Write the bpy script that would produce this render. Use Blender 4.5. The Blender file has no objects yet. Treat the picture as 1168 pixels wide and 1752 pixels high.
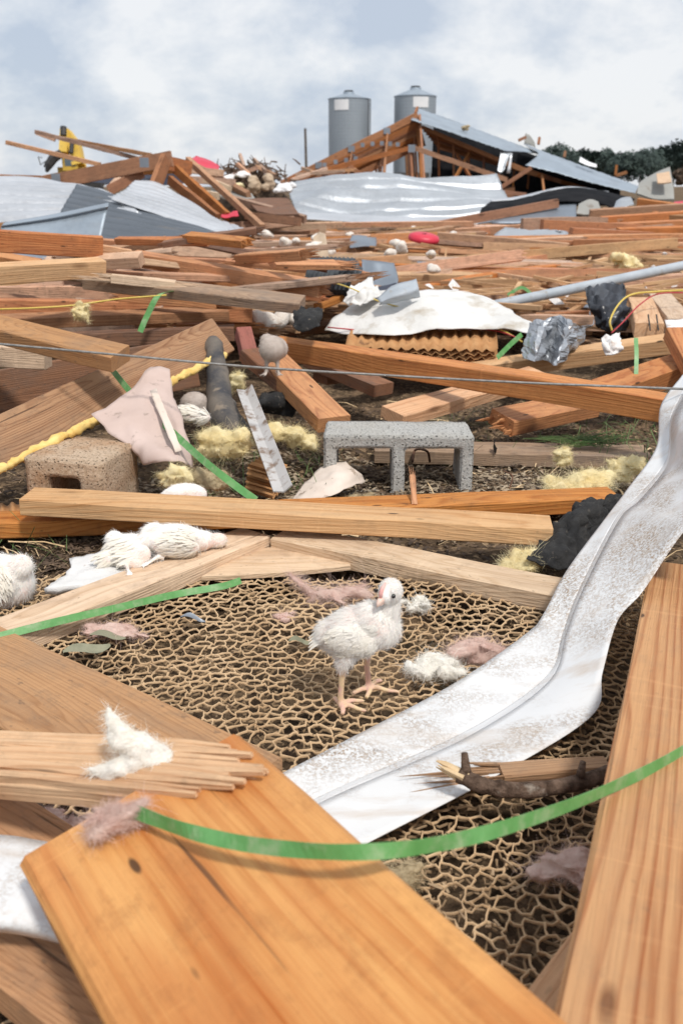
import bpy, bmesh, math, random
import numpy as np
from mathutils import Vector, Matrix, noise

random.seed(7); np.random.seed(7)
R = math.radians
SC = bpy.context.scene
COL = SC.collection

# ------------------------------------------------------------------ camera
CAM_H = 0.77
PITCH = R(19.2)
FPX = 1600.0                      # focal length in units of the 1168 x 1752 photograph
cam = bpy.data.cameras.new("camera"); camo = bpy.data.objects.new("camera", cam); COL.objects.link(camo)
camo.location = (0, 0, CAM_H); camo.rotation_euler = (R(90) - PITCH, 0, 0)
cam.sensor_fit = 'VERTICAL'; cam.sensor_height = 36.0; cam.lens = 36.0 * FPX / 1752
cam.clip_start = 0.02; cam.clip_end = 6000
cam.dof.use_dof = True; cam.dof.focus_distance = 1.75; cam.dof.aperture_fstop = 7.5
SC.camera = camo
SC.cycles.max_bounces = 6; SC.cycles.diffuse_bounces = 3; SC.cycles.glossy_bounces = 3; SC.cycles.transmission_bounces = 3; SC.cycles.caustics_reflective = False; SC.cycles.caustics_refractive = False

# ------------------------------------------------------------------ world, sun, exposure
SUN_EL, SUN_AZ = R(58), R(150)     # azimuth clockwise from +Y (the view direction)
w = bpy.data.worlds.new("World"); SC.world = w; w.use_nodes = True
nt = w.node_tree; nt.nodes.clear()
def N(tree, t, **kw):
    n = tree.nodes.new(t)
    for k, v in kw.items():
        if k.startswith('i_'):
            key = k[2:]; key = int(key) if key.isdigit() else key.replace('_', ' ')
            n.inputs[key].default_value = v
        else: setattr(n, k, v)
    return n
def LK(tree, a, b): tree.links.new(a, b)
sky = N(nt, 'ShaderNodeTexSky', sky_type='NISHITA', sun_disc=False, sun_elevation=SUN_EL, sun_rotation=SUN_AZ, air_density=1.0, dust_density=1.5)
skys = N(nt, 'ShaderNodeVectorMath', operation='SCALE'); skys.inputs['Scale'].default_value = 0.12
LK(nt, sky.outputs[0], skys.inputs[0])
tc = N(nt, 'ShaderNodeTexCoord'); sep = N(nt, 'ShaderNodeSeparateXYZ'); LK(nt, tc.outputs['Generated'], sep.inputs[0])
zc = N(nt, 'ShaderNodeMath', operation='MAXIMUM', i_1=0.0); LK(nt, sep.outputs[2], zc.inputs[0])
za = N(nt, 'ShaderNodeMath', operation='ADD', i_1=0.55); LK(nt, zc.outputs[0], za.inputs[0])
dx = N(nt, 'ShaderNodeMath', operation='DIVIDE'); LK(nt, sep.outputs[0], dx.inputs[0]); LK(nt, za.outputs[0], dx.inputs[1])
dy = N(nt, 'ShaderNodeMath', operation='DIVIDE'); LK(nt, sep.outputs[1], dy.inputs[0]); LK(nt, za.outputs[0], dy.inputs[1])
cv = N(nt, 'ShaderNodeCombineXYZ', i_2=3.7); LK(nt, dx.outputs[0], cv.inputs[0]); LK(nt, dy.outputs[0], cv.inputs[1])
c1 = N(nt, 'ShaderNodeTexNoise', i_Scale=4.2, i_Detail=10.0, i_Roughness=0.58, i_Distortion=0.1); LK(nt, cv.outputs[0], c1.inputs['Vector'])
c2 = N(nt, 'ShaderNodeTexNoise', i_Scale=1.1, i_Detail=3.0, i_Roughness=0.5); LK(nt, cv.outputs[0], c2.inputs['Vector'])
ramp = N(nt, 'ShaderNodeValToRGB'); LK(nt, c1.outputs['Fac'], ramp.inputs[0])
e = ramp.color_ramp.elements
e[0].position = 0.40; e[0].color = (0.58, 0.655, 0.775, 1)
e[1].position = 0.61; e[1].color = (0.97, 0.98, 1.0, 1)
m = ramp.color_ramp.elements.new(0.5); m.color = (0.755, 0.805, 0.88, 1)
cov = N(nt, 'ShaderNodeMapRange', i_1=0.3, i_2=0.7, i_3=0.96, i_4=0.84); LK(nt, c2.outputs['Fac'], cov.inputs[0])
mx = N(nt, 'ShaderNodeMix', data_type='RGBA'); LK(nt, cov.outputs[0], mx.inputs[0]); LK(nt, skys.outputs[0], mx.inputs[6]); LK(nt, ramp.outputs[0], mx.inputs[7])
bg = N(nt, 'ShaderNodeBackground', i_Strength=1.0); LK(nt, mx.outputs[2], bg.inputs[0])
wo = N(nt, 'ShaderNodeOutputWorld'); LK(nt, bg.outputs[0], wo.inputs[0])
sun = bpy.data.lights.new("sun", 'SUN'); suno = bpy.data.objects.new("sun", sun); COL.objects.link(suno)
sun.energy = 3.0; sun.angle = R(7); sun.color = (1.0, 0.95, 0.88)
sdir = Vector((math.sin(SUN_AZ) * math.cos(SUN_EL), math.cos(SUN_AZ) * math.cos(SUN_EL), math.sin(SUN_EL)))
suno.rotation_euler = (-sdir).to_track_quat('-Z', 'Y').to_euler()
SC.view_settings.view_transform = 'Standard'; SC.view_settings.look = 'None'
SC.view_settings.gamma = 1.0; SC.view_settings.exposure = -0.05; SC.view_settings.use_curve_mapping = False

# ------------------------------------------------------------------ helpers: points from the photograph's perspective
FWD = Vector((0, math.cos(PITCH), -math.sin(PITCH))); UPV = Vector((0, math.sin(PITCH), math.cos(PITCH)))
CP = Vector((0, 0, CAM_H))
def ray(px, py): return FWD + Vector((1, 0, 0)) * ((px - 584) / FPX) + UPV * ((876 - py) / FPX)
def V(px, py, k): return CP + ray(px, py) * k                      # at depth k
def G(px, py, z):                                                  # at height z
    r = ray(px, py); return CP + r * ((z - CAM_H) / r.z)
def nz(x, y, z=0.0): return noise.noise(Vector((x, y, z)))

def tag(o, label=None, cat=None, group=None, kind=None):
    if label: o['label'] = label
    if cat: o['category'] = cat
    if group: o['group'] = group
    if kind: o['kind'] = kind
    return o
def obj(name, me, mat=None, parent=None, smooth=False):
    o = bpy.data.objects.new(name, me); COL.objects.link(o)
    if mat is not None and len(me.materials) == 0: me.materials.append(mat)
    if parent is not None: o.parent = parent
    if smooth: me.polygons.foreach_set('use_smooth', [True] * len(me.polygons))
    return o
def mesh(name, vs, fs):
    me = bpy.data.meshes.new(name); me.from_pydata([tuple(v) for v in vs], [], fs); me.update(); return me
def empty(name, loc=(0, 0, 0), rz=0.0):
    o = bpy.data.objects.new(name, None); COL.objects.link(o); o.location = loc; o.rotation_euler = (0, 0, rz); o.empty_display_size = .05; return o
class MB:
    def __init__(s): s.v = []; s.f = []
    def add(s, vs, fs):
        b = len(s.v); s.v += [tuple(v) for v in vs]; s.f += [tuple(b + i for i in f) for f in fs]
    def box(s, c, d, M=None):
        hx, hy, hz = d[0] / 2, d[1] / 2, d[2] / 2
        vs = [Vector((x, y, z)) for x in (-hx, hx) for y in (-hy, hy) for z in (-hz, hz)]
        if M is not None: vs = [M @ v for v in vs]
        vs = [v + Vector(c) for v in vs]
        s.add(vs, [(0, 1, 3, 2), (4, 6, 7, 5), (0, 4, 5, 1), (2, 3, 7, 6), (0, 2, 6, 4), (1, 5, 7, 3)])
    def bar(s, a, b, wd, th, up=Vector((0, 0, 1))):
        a = Vector(a); b = Vector(b); x = (b - a); L = x.length; x.normalize()
        y = up.cross(x)
        if y.length < 1e-4: y = Vector((0, 1, 0)).cross(x)
        y.normalize(); z = x.cross(y)
        s.box((a + b) / 2, (L, wd, th), Matrix((x, y, z)).transposed())
    def tube(s, pts, rs, n=8, cap=True):
        pts = [Vector(p) for p in pts]
        if not hasattr(rs, '__len__'): rs = [rs] * len(pts)
        b = len(s.v); prev = None
        for i, p in enumerate(pts):
            t = (pts[min(i + 1, len(pts) - 1)] - pts[max(i - 1, 0)])
            if t.length < 1e-9: t = Vector((0, 0, 1))
            t.normalize()
            u = t.orthogonal() if prev is None else (prev - t * prev.dot(t))
            if u.length < 1e-6: u = t.orthogonal()
            u.normalize(); prev = u; q = t.cross(u)
            for j in range(n):
                a = 2 * math.pi * j / n
                s.v.append(tuple(p + (u * math.cos(a) + q * math.sin(a)) * rs[i]))
        for i in range(len(pts) - 1):
            for j in range(n):
                a0 = b + i * n + j; a1 = b + i * n + (j + 1) % n
                s.f.append((a0, a1, a1 + n, a0 + n))
        if cap:
            s.f.append(tuple(b + j for j in reversed(range(n))))
            e0 = b + (len(pts) - 1) * n; s.f.append(tuple(e0 + j for j in range(n)))
    def ell(s, c, r, M=None, nu=14, nv=9):
        vs = [Vector((0, 0, -1))]
        for i in range(1, nv):
            ph = math.pi * i / nv - math.pi / 2
            for j in range(nu):
                a = 2 * math.pi * j / nu
                vs.append(Vector((math.cos(ph) * math.cos(a), math.cos(ph) * math.sin(a), math.sin(ph))))
        vs.append(Vector((0, 0, 1)))
        vs = [Vector((v.x * r[0], v.y * r[1], v.z * r[2])) for v in vs]
        if M is not None: vs = [M @ v for v in vs]
        fs = []
        for j in range(nu): fs.append((0, 1 + (j + 1) % nu, 1 + j))
        for i in range(nv - 2):
            for j in range(nu):
                a = 1 + i * nu + j; b2 = 1 + i * nu + (j + 1) % nu
                fs.append((a, b2, b2 + nu, a + nu))
        l = len(vs) - 1; o = 1 + (nv - 2) * nu
        for j in range(nu): fs.append((o + j, o + (j + 1) % nu, l))
        s.add([v + Vector(c) for v in vs], fs)
    def build(s, name, mat=None, parent=None, smooth=False):
        return obj(name, mesh(name, s.v, s.f), mat, parent, smooth)
def catmull(pts, n):
    pts = [Vector(p) for p in pts]; out = []; m_ = len(pts)
    for i in range(n + 1):
        t = i / n * (m_ - 1); k = min(int(t), m_ - 2); f = t - k
        p1, p2 = pts[k], pts[k + 1]
        p0 = pts[k - 1] if k > 0 else p1 * 2 - p2
        p3 = pts[k + 2] if k + 2 < m_ else p2 * 2 - p1
        out.append(0.5 * ((2 * p1) + (p2 - p0) * f + (2 * p0 - 5 * p1 + 4 * p2 - p3) * f * f + (3 * p1 - p0 - 3 * p2 + p3) * f ** 3))
    return out

# ------------------------------------------------------------------ materials
def mat_new(name):
    m_ = bpy.data.materials.new(name); m_.use_nodes = True; t = m_.node_tree
    b = t.nodes['Principled BSDF']; return m_, t, b
def math_(t, op, a, b=None, c=None):
    n = t.nodes.new('ShaderNodeMath'); n.operation = op
    for i, v in enumerate((a, b, c)):
        if v is None: continue
        if isinstance(v, (int, float)): n.inputs[i].default_value = v
        else: t.links.new(v, n.inputs[i])
    return n.outputs[0]
def mixc(t, f, a, b, mode='MIX'):
    n = t.nodes.new('ShaderNodeMix'); n.data_type = 'RGBA'; n.blend_type = mode
    for i, v in ((0, f), (6, a), (7, b)):
        if isinstance(v, (int, float)): n.inputs[i].default_value = v
        elif isinstance(v, tuple): n.inputs[i].default_value = (*v[:3], 1)
        else: t.links.new(v, n.inputs[i])
    return n.outputs[2]
def maprange(t, v, a, b, c, d):
    n = t.nodes.new('ShaderNodeMapRange'); t.links.new(v, n.inputs[0])
    for i, x in enumerate((a, b, c, d)): n.inputs[i + 1].default_value = x
    return n.outputs[0]
def noise_(t, vec, scale, detail=4.0, rough=0.55, dist=0.0):
    n = t.nodes.new('ShaderNodeTexNoise'); n.inputs['Scale'].default_value = scale; n.inputs['Detail'].default_value = detail
    n.inputs['Roughness'].default_value = rough; n.inputs['Distortion'].default_value = dist
    if vec is not None: t.links.new(vec, n.inputs['Vector'])
    return n.outputs['Fac']
def coords(t, rnd=True):
    tc_ = t.nodes.new('ShaderNodeTexCoord')
    if not rnd: return tc_.outputs['Object'], None
    oi = t.nodes.new('ShaderNodeObjectInfo')
    a = t.nodes.new('ShaderNodeVectorMath'); a.operation = 'MULTIPLY_ADD'
    t.links.new(oi.outputs['Random'], a.inputs[0]); a.inputs[1].default_value = (41.3, 17.1, 29.7); t.links.new(tc_.outputs['Object'], a.inputs[2])
    return a.outputs[0], oi.outputs['Random']
def vscale(t, v, s):
    n = t.nodes.new('ShaderNodeVectorMath'); n.operation = 'MULTIPLY'; t.links.new(v, n.inputs[0]); n.inputs[1].default_value = s; return n.outputs[0]
def bump(t, b, h, strength=0.4, dist=0.01):
    n = t.nodes.new('ShaderNodeBump'); n.inputs['Strength'].default_value = strength; n.inputs['Distance'].default_value = dist
    t.links.new(h, n.inputs['Height']); t.links.new(n.outputs[0], b.inputs['Normal'])

def wood(name, light, dark, freq=150.0, dirt=0.35, dirtcol=(0.16, 0.12, 0.09), vary=0.25, rough=0.75, ringc=0.8, warp=0.05, knots=1.0, stain=None, speck=0.5, pith=None, fw=0.0035, streak=0.25):
    m_, t, b = mat_new(name)
    tc_ = t.nodes.new('ShaderNodeTexCoord'); oi = t.nodes.new('ShaderNodeObjectInfo')
    pv = tc_.outputs['Object']; rn = oi.outputs['Random']
    off = t.nodes.new('ShaderNodeCombineXYZ')
    t.links.new(math_(t, 'MULTIPLY', rn, 53.0), off.inputs[0]); t.links.new(math_(t, 'MULTIPLY', rn, 31.0), off.inputs[1]); t.links.new(math_(t, 'MULTIPLY', rn, 77.0), off.inputs[2])
    ad = t.nodes.new('ShaderNodeVectorMath'); ad.operation = 'ADD'; t.links.new(pv, ad.inputs[0]); t.links.new(off.outputs[0], ad.inputs[1]); pr = ad.outputs[0]
    sp = t.nodes.new('ShaderNodeSeparateXYZ'); t.links.new(pv, sp.inputs[0])
    r2 = math_(t, 'FRACT', math_(t, 'MULTIPLY', rn, 7.31)); r3 = math_(t, 'FRACT', math_(t, 'MULTIPLY', rn, 23.7))
    yy = math_(t, 'ADD', sp.outputs[1], maprange(t, r2, 0, 1, -0.07, 0.07)); zz = math_(t, 'ADD', sp.outputs[2], maprange(t, r3, 0, 1, 0.03, 0.12))
    if pith: yy = math_(t, 'ADD', sp.outputs[1], pith[0]); zz = math_(t, 'ADD', sp.outputs[2], pith[1])
    rad = math_(t, 'SQRT', math_(t, 'ADD', math_(t, 'MULTIPLY', yy, yy), math_(t, 'MULTIPLY', zz, zz)))
    n1 = noise_(t, vscale(t, pr, (0.9, 3.0, 3.0)), 1.0, 2.0, 0.45)
    rad = math_(t, 'ADD', rad, maprange(t, n1, 0.2, 0.8, -warp, warp))
    nf = noise_(t, vscale(t, pr, (5.0, 26.0, 26.0)), 1.0, 3.0, 0.5); rad = math_(t, 'ADD', rad, maprange(t, nf, 0.2, 0.8, -fw, fw))
    ns = noise_(t, vscale(t, pr, (0.25, 17.0, 17.0)), 1.0, 1.0, 0.5); rad = math_(t, 'ADD', rad, maprange(t, ns, 0.2, 0.8, -0.011, 0.011))
    vo = t.nodes.new('ShaderNodeTexVoronoi'); vo.inputs['Scale'].default_value = 1.0; t.links.new(vscale(t, pr, (1.7, 5.5, 5.5)), vo.inputs['Vector'])
    kd = vo.outputs['Distance']
    rad = math_(t, 'ADD', rad, maprange(t, kd, 0.0, 0.33, 0.022 * knots, 0.0))
    ring = math_(t, 'FRACT', math_(t, 'MULTIPLY', rad, freq))
    rp = t.nodes.new('ShaderNodeValToRGB'); t.links.new(ring, rp.inputs[0]); ce = rp.color_ramp.elements
    ce[0].position = 0.0; ce[0].color = (0.15, 0.15, 0.15, 1); ce[1].position = 1.0; ce[1].color = (0.25, 0.25, 0.25, 1)
    q = ce.new(0.25); q.color = (0, 0, 0, 1); q = ce.new(0.6); q.color = (0.3, 0.3, 0.3, 1); q = ce.new(0.88); q.color = (1, 1, 1, 1)
    fib = noise_(t, vscale(t, pr, (7.0, 330.0, 330.0)), 1.0, 3.0, 0.6)
    fib2 = noise_(t, vscale(t, pr, (1.2, 30.0, 30.0)), 1.0, 3.0, 0.6)
    rc = math_(t, 'MULTIPLY', rp.outputs[0], ringc)
    fac = math_(t, 'ADD', rc, maprange(t, fib, 0.3, 0.7, -0.16, 0.16)); fac = math_(t, 'ADD', fac, maprange(t, fib2, 0.3, 0.7, -streak, streak * 1.25))
    fac.node.use_clamp = True
    col = mixc(t, fac, light, dark)
    if stain:
        sn = noise_(t, vscale(t, pr, (2.0, 9.0, 9.0)), 1.0, 3.0, 0.55)
        col = mixc(t, maprange(t, sn, 0.46, 0.66, 0.0, 0.8), col, stain)
    kf = maprange(t, kd, 0.05 * knots, 0.13 * knots + .001, 0.85, 0.0)
    col = mixc(t, kf, col, tuple(x * 0.45 for x in dark))
    dn = noise_(t, vscale(t, pr, (5.0, 14.0, 14.0)), 1.0, 7.0, 0.62)
    df = maprange(t, dn, 0.48, 0.72, 0.0, dirt); col = mixc(t, df, col, dirtcol)
    gm = noise_(t, vscale(t, pr, (22.0, 34.0, 34.0)), 1.0, 8.0, 0.72); col = mixc(t, maprange(t, gm, 0.50, 0.72, 0.0, min(0.75, dirt * 1.1)), col, tuple(x * 0.75 for x in dirtcol))
    sc_ = noise_(t, vscale(t, pr, (55.0, 5.0, 5.0)), 1.0, 3.0, 0.6); col = mixc(t, maprange(t, sc_, 0.60, 0.74, 0.0, 0.28), col, tuple(min(1.0, x * 1.25) for x in light))
    nh = t.nodes.new('ShaderNodeTexVoronoi'); nh.inputs['Scale'].default_value = 1.0; t.links.new(vscale(t, pr, (5.0, 16.0, 16.0)), nh.inputs['Vector']); col = mixc(t, maprange(t, nh.outputs['Distance'], 0.045, 0.075, 0.85, 0.0), col, (0.03, 0.018, 0.012))
    sp2 = noise_(t, vscale(t, pr, (60.0, 90.0, 90.0)), 1.0, 2.0, 0.5)
    col = mixc(t, maprange(t, sp2, 0.66, 0.74, 0.0, speck), col, tuple(x * 0.5 for x in dirtcol))
    ck = noise_(t, vscale(t, pr, (3.0, 75.0, 75.0)), 1.0, 2.0, 0.5)
    ckf = maprange(t, ck, 0.70, 0.76, 0.0, 0.7); col = mixc(t, ckf, col, (0.05, 0.03, 0.02))
    hs = t.nodes.new('ShaderNodeHueSaturation'); t.links.new(col, hs.inputs['Color'])
    t.links.new(maprange(t, r2, 0, 1, 0.490, 0.501), hs.inputs['Hue']); t.links.new(maprange(t, rn, 0, 1, 1 - vary, 1 + vary * .7), hs.inputs['Value']); t.links.new(maprange(t, r3, 0, 1, 1 - vary * 0.9, 1.08), hs.inputs['Saturation'])
    t.links.new(hs.outputs[0], b.inputs['Base Color']); b.inputs['Roughness'].default_value = rough; b.inputs['Specular IOR Level'].default_value = 0.25
    hh = math_(t, 'ADD', math_(t, 'MULTIPLY', rp.outputs[0], 0.25), fib); hh = math_(t, 'SUBTRACT', hh, ckf)
    bump(t, b, hh, 0.45, 0.005)
    return m_

W = {
 'fresh':  wood('wood_fresh', (0.70, 0.45, 0.25), (0.48, 0.24, 0.105), 95, 0.3, (0.36, 0.24, 0.15), 0.08, 0.65, 0.55, 0.05, 0.6, None, 0.25),
 'straight': wood('wood_straight', (0.56, 0.315, 0.155), (0.32, 0.115, 0.045), 78, 0.25, (0.36, 0.23, 0.14), 0.0, 0.6, 0.7, 0.010, 0.35, None, 0.2, (0.17, 0.03), 0.0016, 0.35),
 'gold':   wood('wood_gold', (0.70, 0.385, 0.135), (0.44, 0.155, 0.035), 52, 0.45, (0.42, 0.185, 0.06), 0.0, 0.5, 0.3, 0.03, 0.4, (0.46, 0.165, 0.045), 0.15, (0.19, 0.05), 0.0035, 0.5),
 'tan':    wood('wood_tan', (0.72, 0.55, 0.38), (0.50, 0.33, 0.19), 150, 0.45, (0.40, 0.28, 0.19), 0.08, 0.8, 0.5),
 'orange': wood('wood_orange', (0.60, 0.275, 0.10), (0.36, 0.12, 0.036), 120, 0.35, (0.20, 0.11, 0.06), 0.14, 0.65, 0.65),
 'field':  wood('wood_field', (0.63, 0.36, 0.19), (0.38, 0.18, 0.082), 130, 0.5, (0.17, 0.11, 0.07), 0.38, 0.75, 0.6),
 'pale':   wood('wood_pale', (0.64, 0.42, 0.24), (0.40, 0.21, 0.10), 130, 0.4, (0.25, 0.16, 0.10), 0.2, 0.75, 0.5),
 'brown':  wood('wood_brown', (0.46, 0.265, 0.135), (0.27, 0.135, 0.062), 230, 0.5, (0.27, 0.19, 0.13), 0.1, 0.8, 0.5, 0.06, 1.0),
 'strong': wood('wood_strong', (0.60, 0.265, 0.09), (0.37, 0.12, 0.033), 100, 0.35, (0.24, 0.11, 0.05), 0.02, 0.6, 0.6, 0.05, 0.9, None, 0.3),
 'oldpine': wood('wood_oldpine', (0.44, 0.265, 0.13), (0.23, 0.115, 0.05), 190, 0.5, (0.27, 0.19, 0.12), 0.05, 0.8, 0.7, 0.05, 1.0, None, 0.4, None, 0.004, 0.35),
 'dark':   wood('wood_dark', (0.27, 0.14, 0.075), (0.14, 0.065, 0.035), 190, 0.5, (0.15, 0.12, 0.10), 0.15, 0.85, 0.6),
 'weather':wood('wood_weathered', (0.38, 0.265, 0.175), (0.22, 0.14, 0.085), 190, 0.6, (0.23, 0.19, 0.155), 0.15, 0.85, 0.6),
 'red':    wood('wood_red', (0.36, 0.13, 0.08), (0.22, 0.07, 0.045), 150, 0.5, (0.15, 0.08, 0.06), 0.1, 0.8, 0.5),
 'barn':   wood('wood_barn', (0.40, 0.175, 0.065), (0.23, 0.09, 0.035), 120, 0.4, (0.13, 0.08, 0.05), 0.22, 0.8, 0.5),
}
def simple(name, c1_, c2_, scale=8.0, rough=0.7, metal=0.0, bs=0.3, bd=0.01, detail=6.0, lo=0.35, hi=0.65, c3=None, s3=40.0, spec=0.5, sss=0, t3=(0.6, 0.7)):
    m_, t, b = mat_new(name); v, rn = coords(t)
    n1 = noise_(t, v, scale, detail, 0.6); col = mixc(t, maprange(t, n1, lo, hi, 0, 1), c1_, c2_)
    if c3 is not None:
        n3 = noise_(t, v, s3, 5.0, 0.6); col = mixc(t, maprange(t, n3, t3[0], t3[1], 0, 0.9), col, c3)
    t.links.new(col, b.inputs['Base Color']); b.inputs['Roughness'].default_value = rough; b.inputs['Metallic'].default_value = metal; b.inputs['Specular IOR Level'].default_value = spec
    n2 = noise_(t, v, scale * 4, 6.0, 0.65); bump(t, b, n2, bs, bd)
    if sss: b.inputs['Subsurface Weight'].default_value = sss; b.inputs['Subsurface Radius'].default_value = (0.02, 0.012, 0.008); b.inputs['Subsurface Scale'].default_value = 0.5
    return m_
def fuzzy(name, c1_, c2_, scale=20, tr=0.35):
    m_, t, b = mat_new(name); v, rn = coords(t)
    n1 = noise_(t, v, scale, 5.0, 0.6); col = mixc(t, maprange(t, n1, 0.3, 0.7, 0, 1), c1_, c2_)
    t.links.new(col, b.inputs['Base Color']); b.inputs['Roughness'].default_value = 0.95; b.inputs['Specular IOR Level'].default_value = 0.1
    tl = t.nodes.new('ShaderNodeBsdfTranslucent'); t.links.new(col, tl.inputs[0]); ms = t.nodes.new('ShaderNodeMixShader'); ms.inputs[0].default_value = tr
    t.links.new(b.outputs[0], ms.inputs[1]); t.links.new(tl.outputs[0], ms.inputs[2]); t.links.new(ms.outputs[0], t.nodes['Material Output'].inputs[0])
    n2 = noise_(t, vscale(t, v, (6.0, 16.0, 16.0)), scale, 5.0, 0.7); bump(t, b, n2, 0.5, 0.003)
    return m_

def ground_mat():
    m_, t, b = mat_new('soil'); tcn = t.nodes.new('ShaderNodeTexCoord'); v = tcn.outputs['Object']
    a = noise_(t, v, 2.2, 8.0, 0.62); col = mixc(t, maprange(t, a, 0.36, 0.62, 0, 1), (0.035, 0.023, 0.016), (0.12, 0.085, 0.055))
    sp = t.nodes.new('ShaderNodeTexVoronoi'); sp.inputs['Scale'].default_value = 95.0; t.links.new(v, sp.inputs['Vector'])
    sc = t.nodes.new('ShaderNodeSeparateColor'); t.links.new(sp.outputs['Color'], sc.inputs[0])
    chips = mixc(t, maprange(t, sc.outputs[0], 0, 1, 0, 1), (0.035, 0.022, 0.016), (0.36, 0.25, 0.15))
    col = mixc(t, maprange(t, sc.outputs[1], 0.35, 0.75, 0.15, 0.9), col, chips)
    # farther off: broken litter and pale splinters lying between the boards
    s2 = noise_(t, vscale(t, v, (6.0, 6.0, 6.0)), 1.0, 9.0, 0.7); col = mixc(t, maprange(t, s2, 0.53, 0.66, 0, 0.75), col, (0.30, 0.20, 0.125))
    gr = noise_(t, v, 0.9, 5.0, 0.6); col = mixc(t, maprange(t, gr, 0.57, 0.68, 0, 0.6), col, (0.12, 0.13, 0.055))
    t.links.new(col, b.inputs['Base Color']); b.inputs['Roughness'].default_value = 0.95; b.inputs['Specular IOR Level'].default_value = 0.1
    h = math_(t, 'ADD', noise_(t, v, 45.0, 6.0, 0.7), math_(t, 'MULTIPLY', sc.outputs[2], 0.6)); bump(t, b, h, 0.9, 0.012)
    return m_
def metal_mat(name, base=(0.60, 0.62, 0.65), rough=0.42, metal=0.4, rust=0.2, dirtc=(0.28, 0.24, 0.2)):
    m_, t, b = mat_new(name); v, rn = coords(t)
    a = noise_(t, v, 1.6, 6.0, 0.6); col = mixc(t, maprange(t, a, 0.35, 0.65, 0, 1), tuple(x * 0.78 for x in base), base)
    sp = noise_(t, v, 26.0, 3.0, 0.6); col = mixc(t, maprange(t, sp, 0.4, 0.7, 0, 0.25), col, tuple(min(1, x * 1.1) for x in base))
    d = noise_(t, vscale(t, v, (2.5, 9.0, 9.0)), 1.0, 6.0, 0.65); col = mixc(t, maprange(t, d, 0.56, 0.74, 0, rust), col, dirtc)
    t.links.new(col, b.inputs['Base Color']); b.inputs['Metallic'].default_value = metal
    t.links.new(maprange(t, sp, 0.3, 0.7, rough - 0.1, rough + 0.14), b.inputs['Roughness']); bump(t, b, a, 0.25, 0.03)
    return m_
def flashing_mat(name, amt=0.75):
    m_, t, b = mat_new(name); v, rn = coords(t)
    a = noise_(t, v, 3.0, 4.0, 0.5); col = mixc(t, maprange(t, a, 0.3, 0.7, 0, 1), (0.76, 0.76, 0.752), (0.70, 0.708, 0.715))
    big = noise_(t, v, 3.4, 5.0, 0.6, 0.4); fl = noise_(t, v, 210.0, 4.0, 0.7, 0.5); fl2 = noise_(t, vscale(t, v, (70.0, 140.0, 100.0)), 1.0, 3.0, 0.6)
    f1 = math_(t, 'MULTIPLY', maprange(t, big, 0.48, 0.65, 0.0, 1.0), maprange(t, fl, 0.46, 0.60, 0, 1)); col = mixc(t, math_(t, 'MULTIPLY', f1, amt * 1.25), col, (0.36, 0.24, 0.14))
    f2 = math_(t, 'MULTIPLY', maprange(t, big, 0.48, 0.62, 0.0, 0.55), maprange(t, fl2, 0.63, 0.70, 0, 1)); col = mixc(t, f2, col, (0.13, 0.08, 0.05))
    sm = noise_(t, vscale(t, v, (5.0, 20.0, 14.0)), 1.0, 5.0, 0.6); col = mixc(t, maprange(t, sm, 0.52, 0.72, 0, 0.6), col, (0.50, 0.38, 0.27))
    t.links.new(col, b.inputs['Base Color']); t.links.new(maprange(t, f1, 0, 1, 0.33, 0.85), b.inputs['Roughness']); bump(t, b, math_(t, 'ADD', f1, math_(t, 'MULTIPLY', f2, 0.6)), 0.5, 0.003)
    return m_
def block_mat(name, c1_, c2_, dirtc, damt):
    m_, t, b = mat_new(name); v, rn = coords(t)
    g = noise_(t, v, 160.0, 4.0, 0.7); col = mixc(t, maprange(t, g, 0.32, 0.68, 0, 1), c1_, c2_)
    a = noise_(t, v, 9.0, 6.0, 0.6); col = mixc(t, maprange(t, a, 0.42, 0.66, 0, damt), col, dirtc)
    pit = t.nodes.new('ShaderNodeTexVoronoi'); pit.inputs['Scale'].default_value = 120.0; t.links.new(v, pit.inputs['Vector'])
    pf = maprange(t, pit.outputs['Distance'], 0.12, 0.3, 1, 0); col = mixc(t, math_(t, 'MULTIPLY', pf, 0.6), col, tuple(x * 0.35 for x in c1_))
    t.links.new(col, b.inputs['Base Color']); b.inputs['Roughness'].default_value = 0.95; b.inputs['Specular IOR Level'].default_value = 0.15
    bump(t, b, math_(t, 'SUBTRACT', g, math_(t, 'MULTIPLY', pf, 1.2)), 0.9, 0.006)
    return m_
M = {}
M['soil'] = ground_mat()
M['galv'] = metal_mat('galvanised_sheet', rough=0.38)
M['galv_bright'] = metal_mat('galvanised_sheet_bright', (0.56, 0.59, 0.62), 0.38, 0.7, 0.3)
M['galv_dull'] = metal_mat('galvanised_sheet_dull', (0.26, 0.30, 0.35), 0.5, 0.45, 0.3)
M['galv_shaded'] = metal_mat('galvanised_sheet_shaded', (0.13, 0.15, 0.175), 0.5, 0.4, 0.4)  # darker galvanised copy: the fold's dim ground reflection put into its colour
M['roof'] = metal_mat('roof_sheet', (0.36, 0.42, 0.48), 0.5, 0.45, 0.2)
M['silo'] = simple('silo_metal', (0.31, 0.35, 0.385), (0.355, 0.395, 0.43), 0.4, 0.5, 0.4, 0.05, 0.02)
M['underside_and_shade'] = simple('sheet_underside_and_shade', (0.010, 0.011, 0.013), (0.022, 0.022, 0.024), 3.0, 0.9, spec=0.05)  # black sheet back; the same tone paints the shade inside the barn
M['flash'] = flashing_mat('white_flashing_paint'); M['flash2'] = flashing_mat('white_sheet_paint', 0.9)
M['block'] = block_mat('concrete_grey', (0.38, 0.375, 0.355), (0.60, 0.59, 0.56), (0.42, 0.36, 0.28), 0.25)
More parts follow.
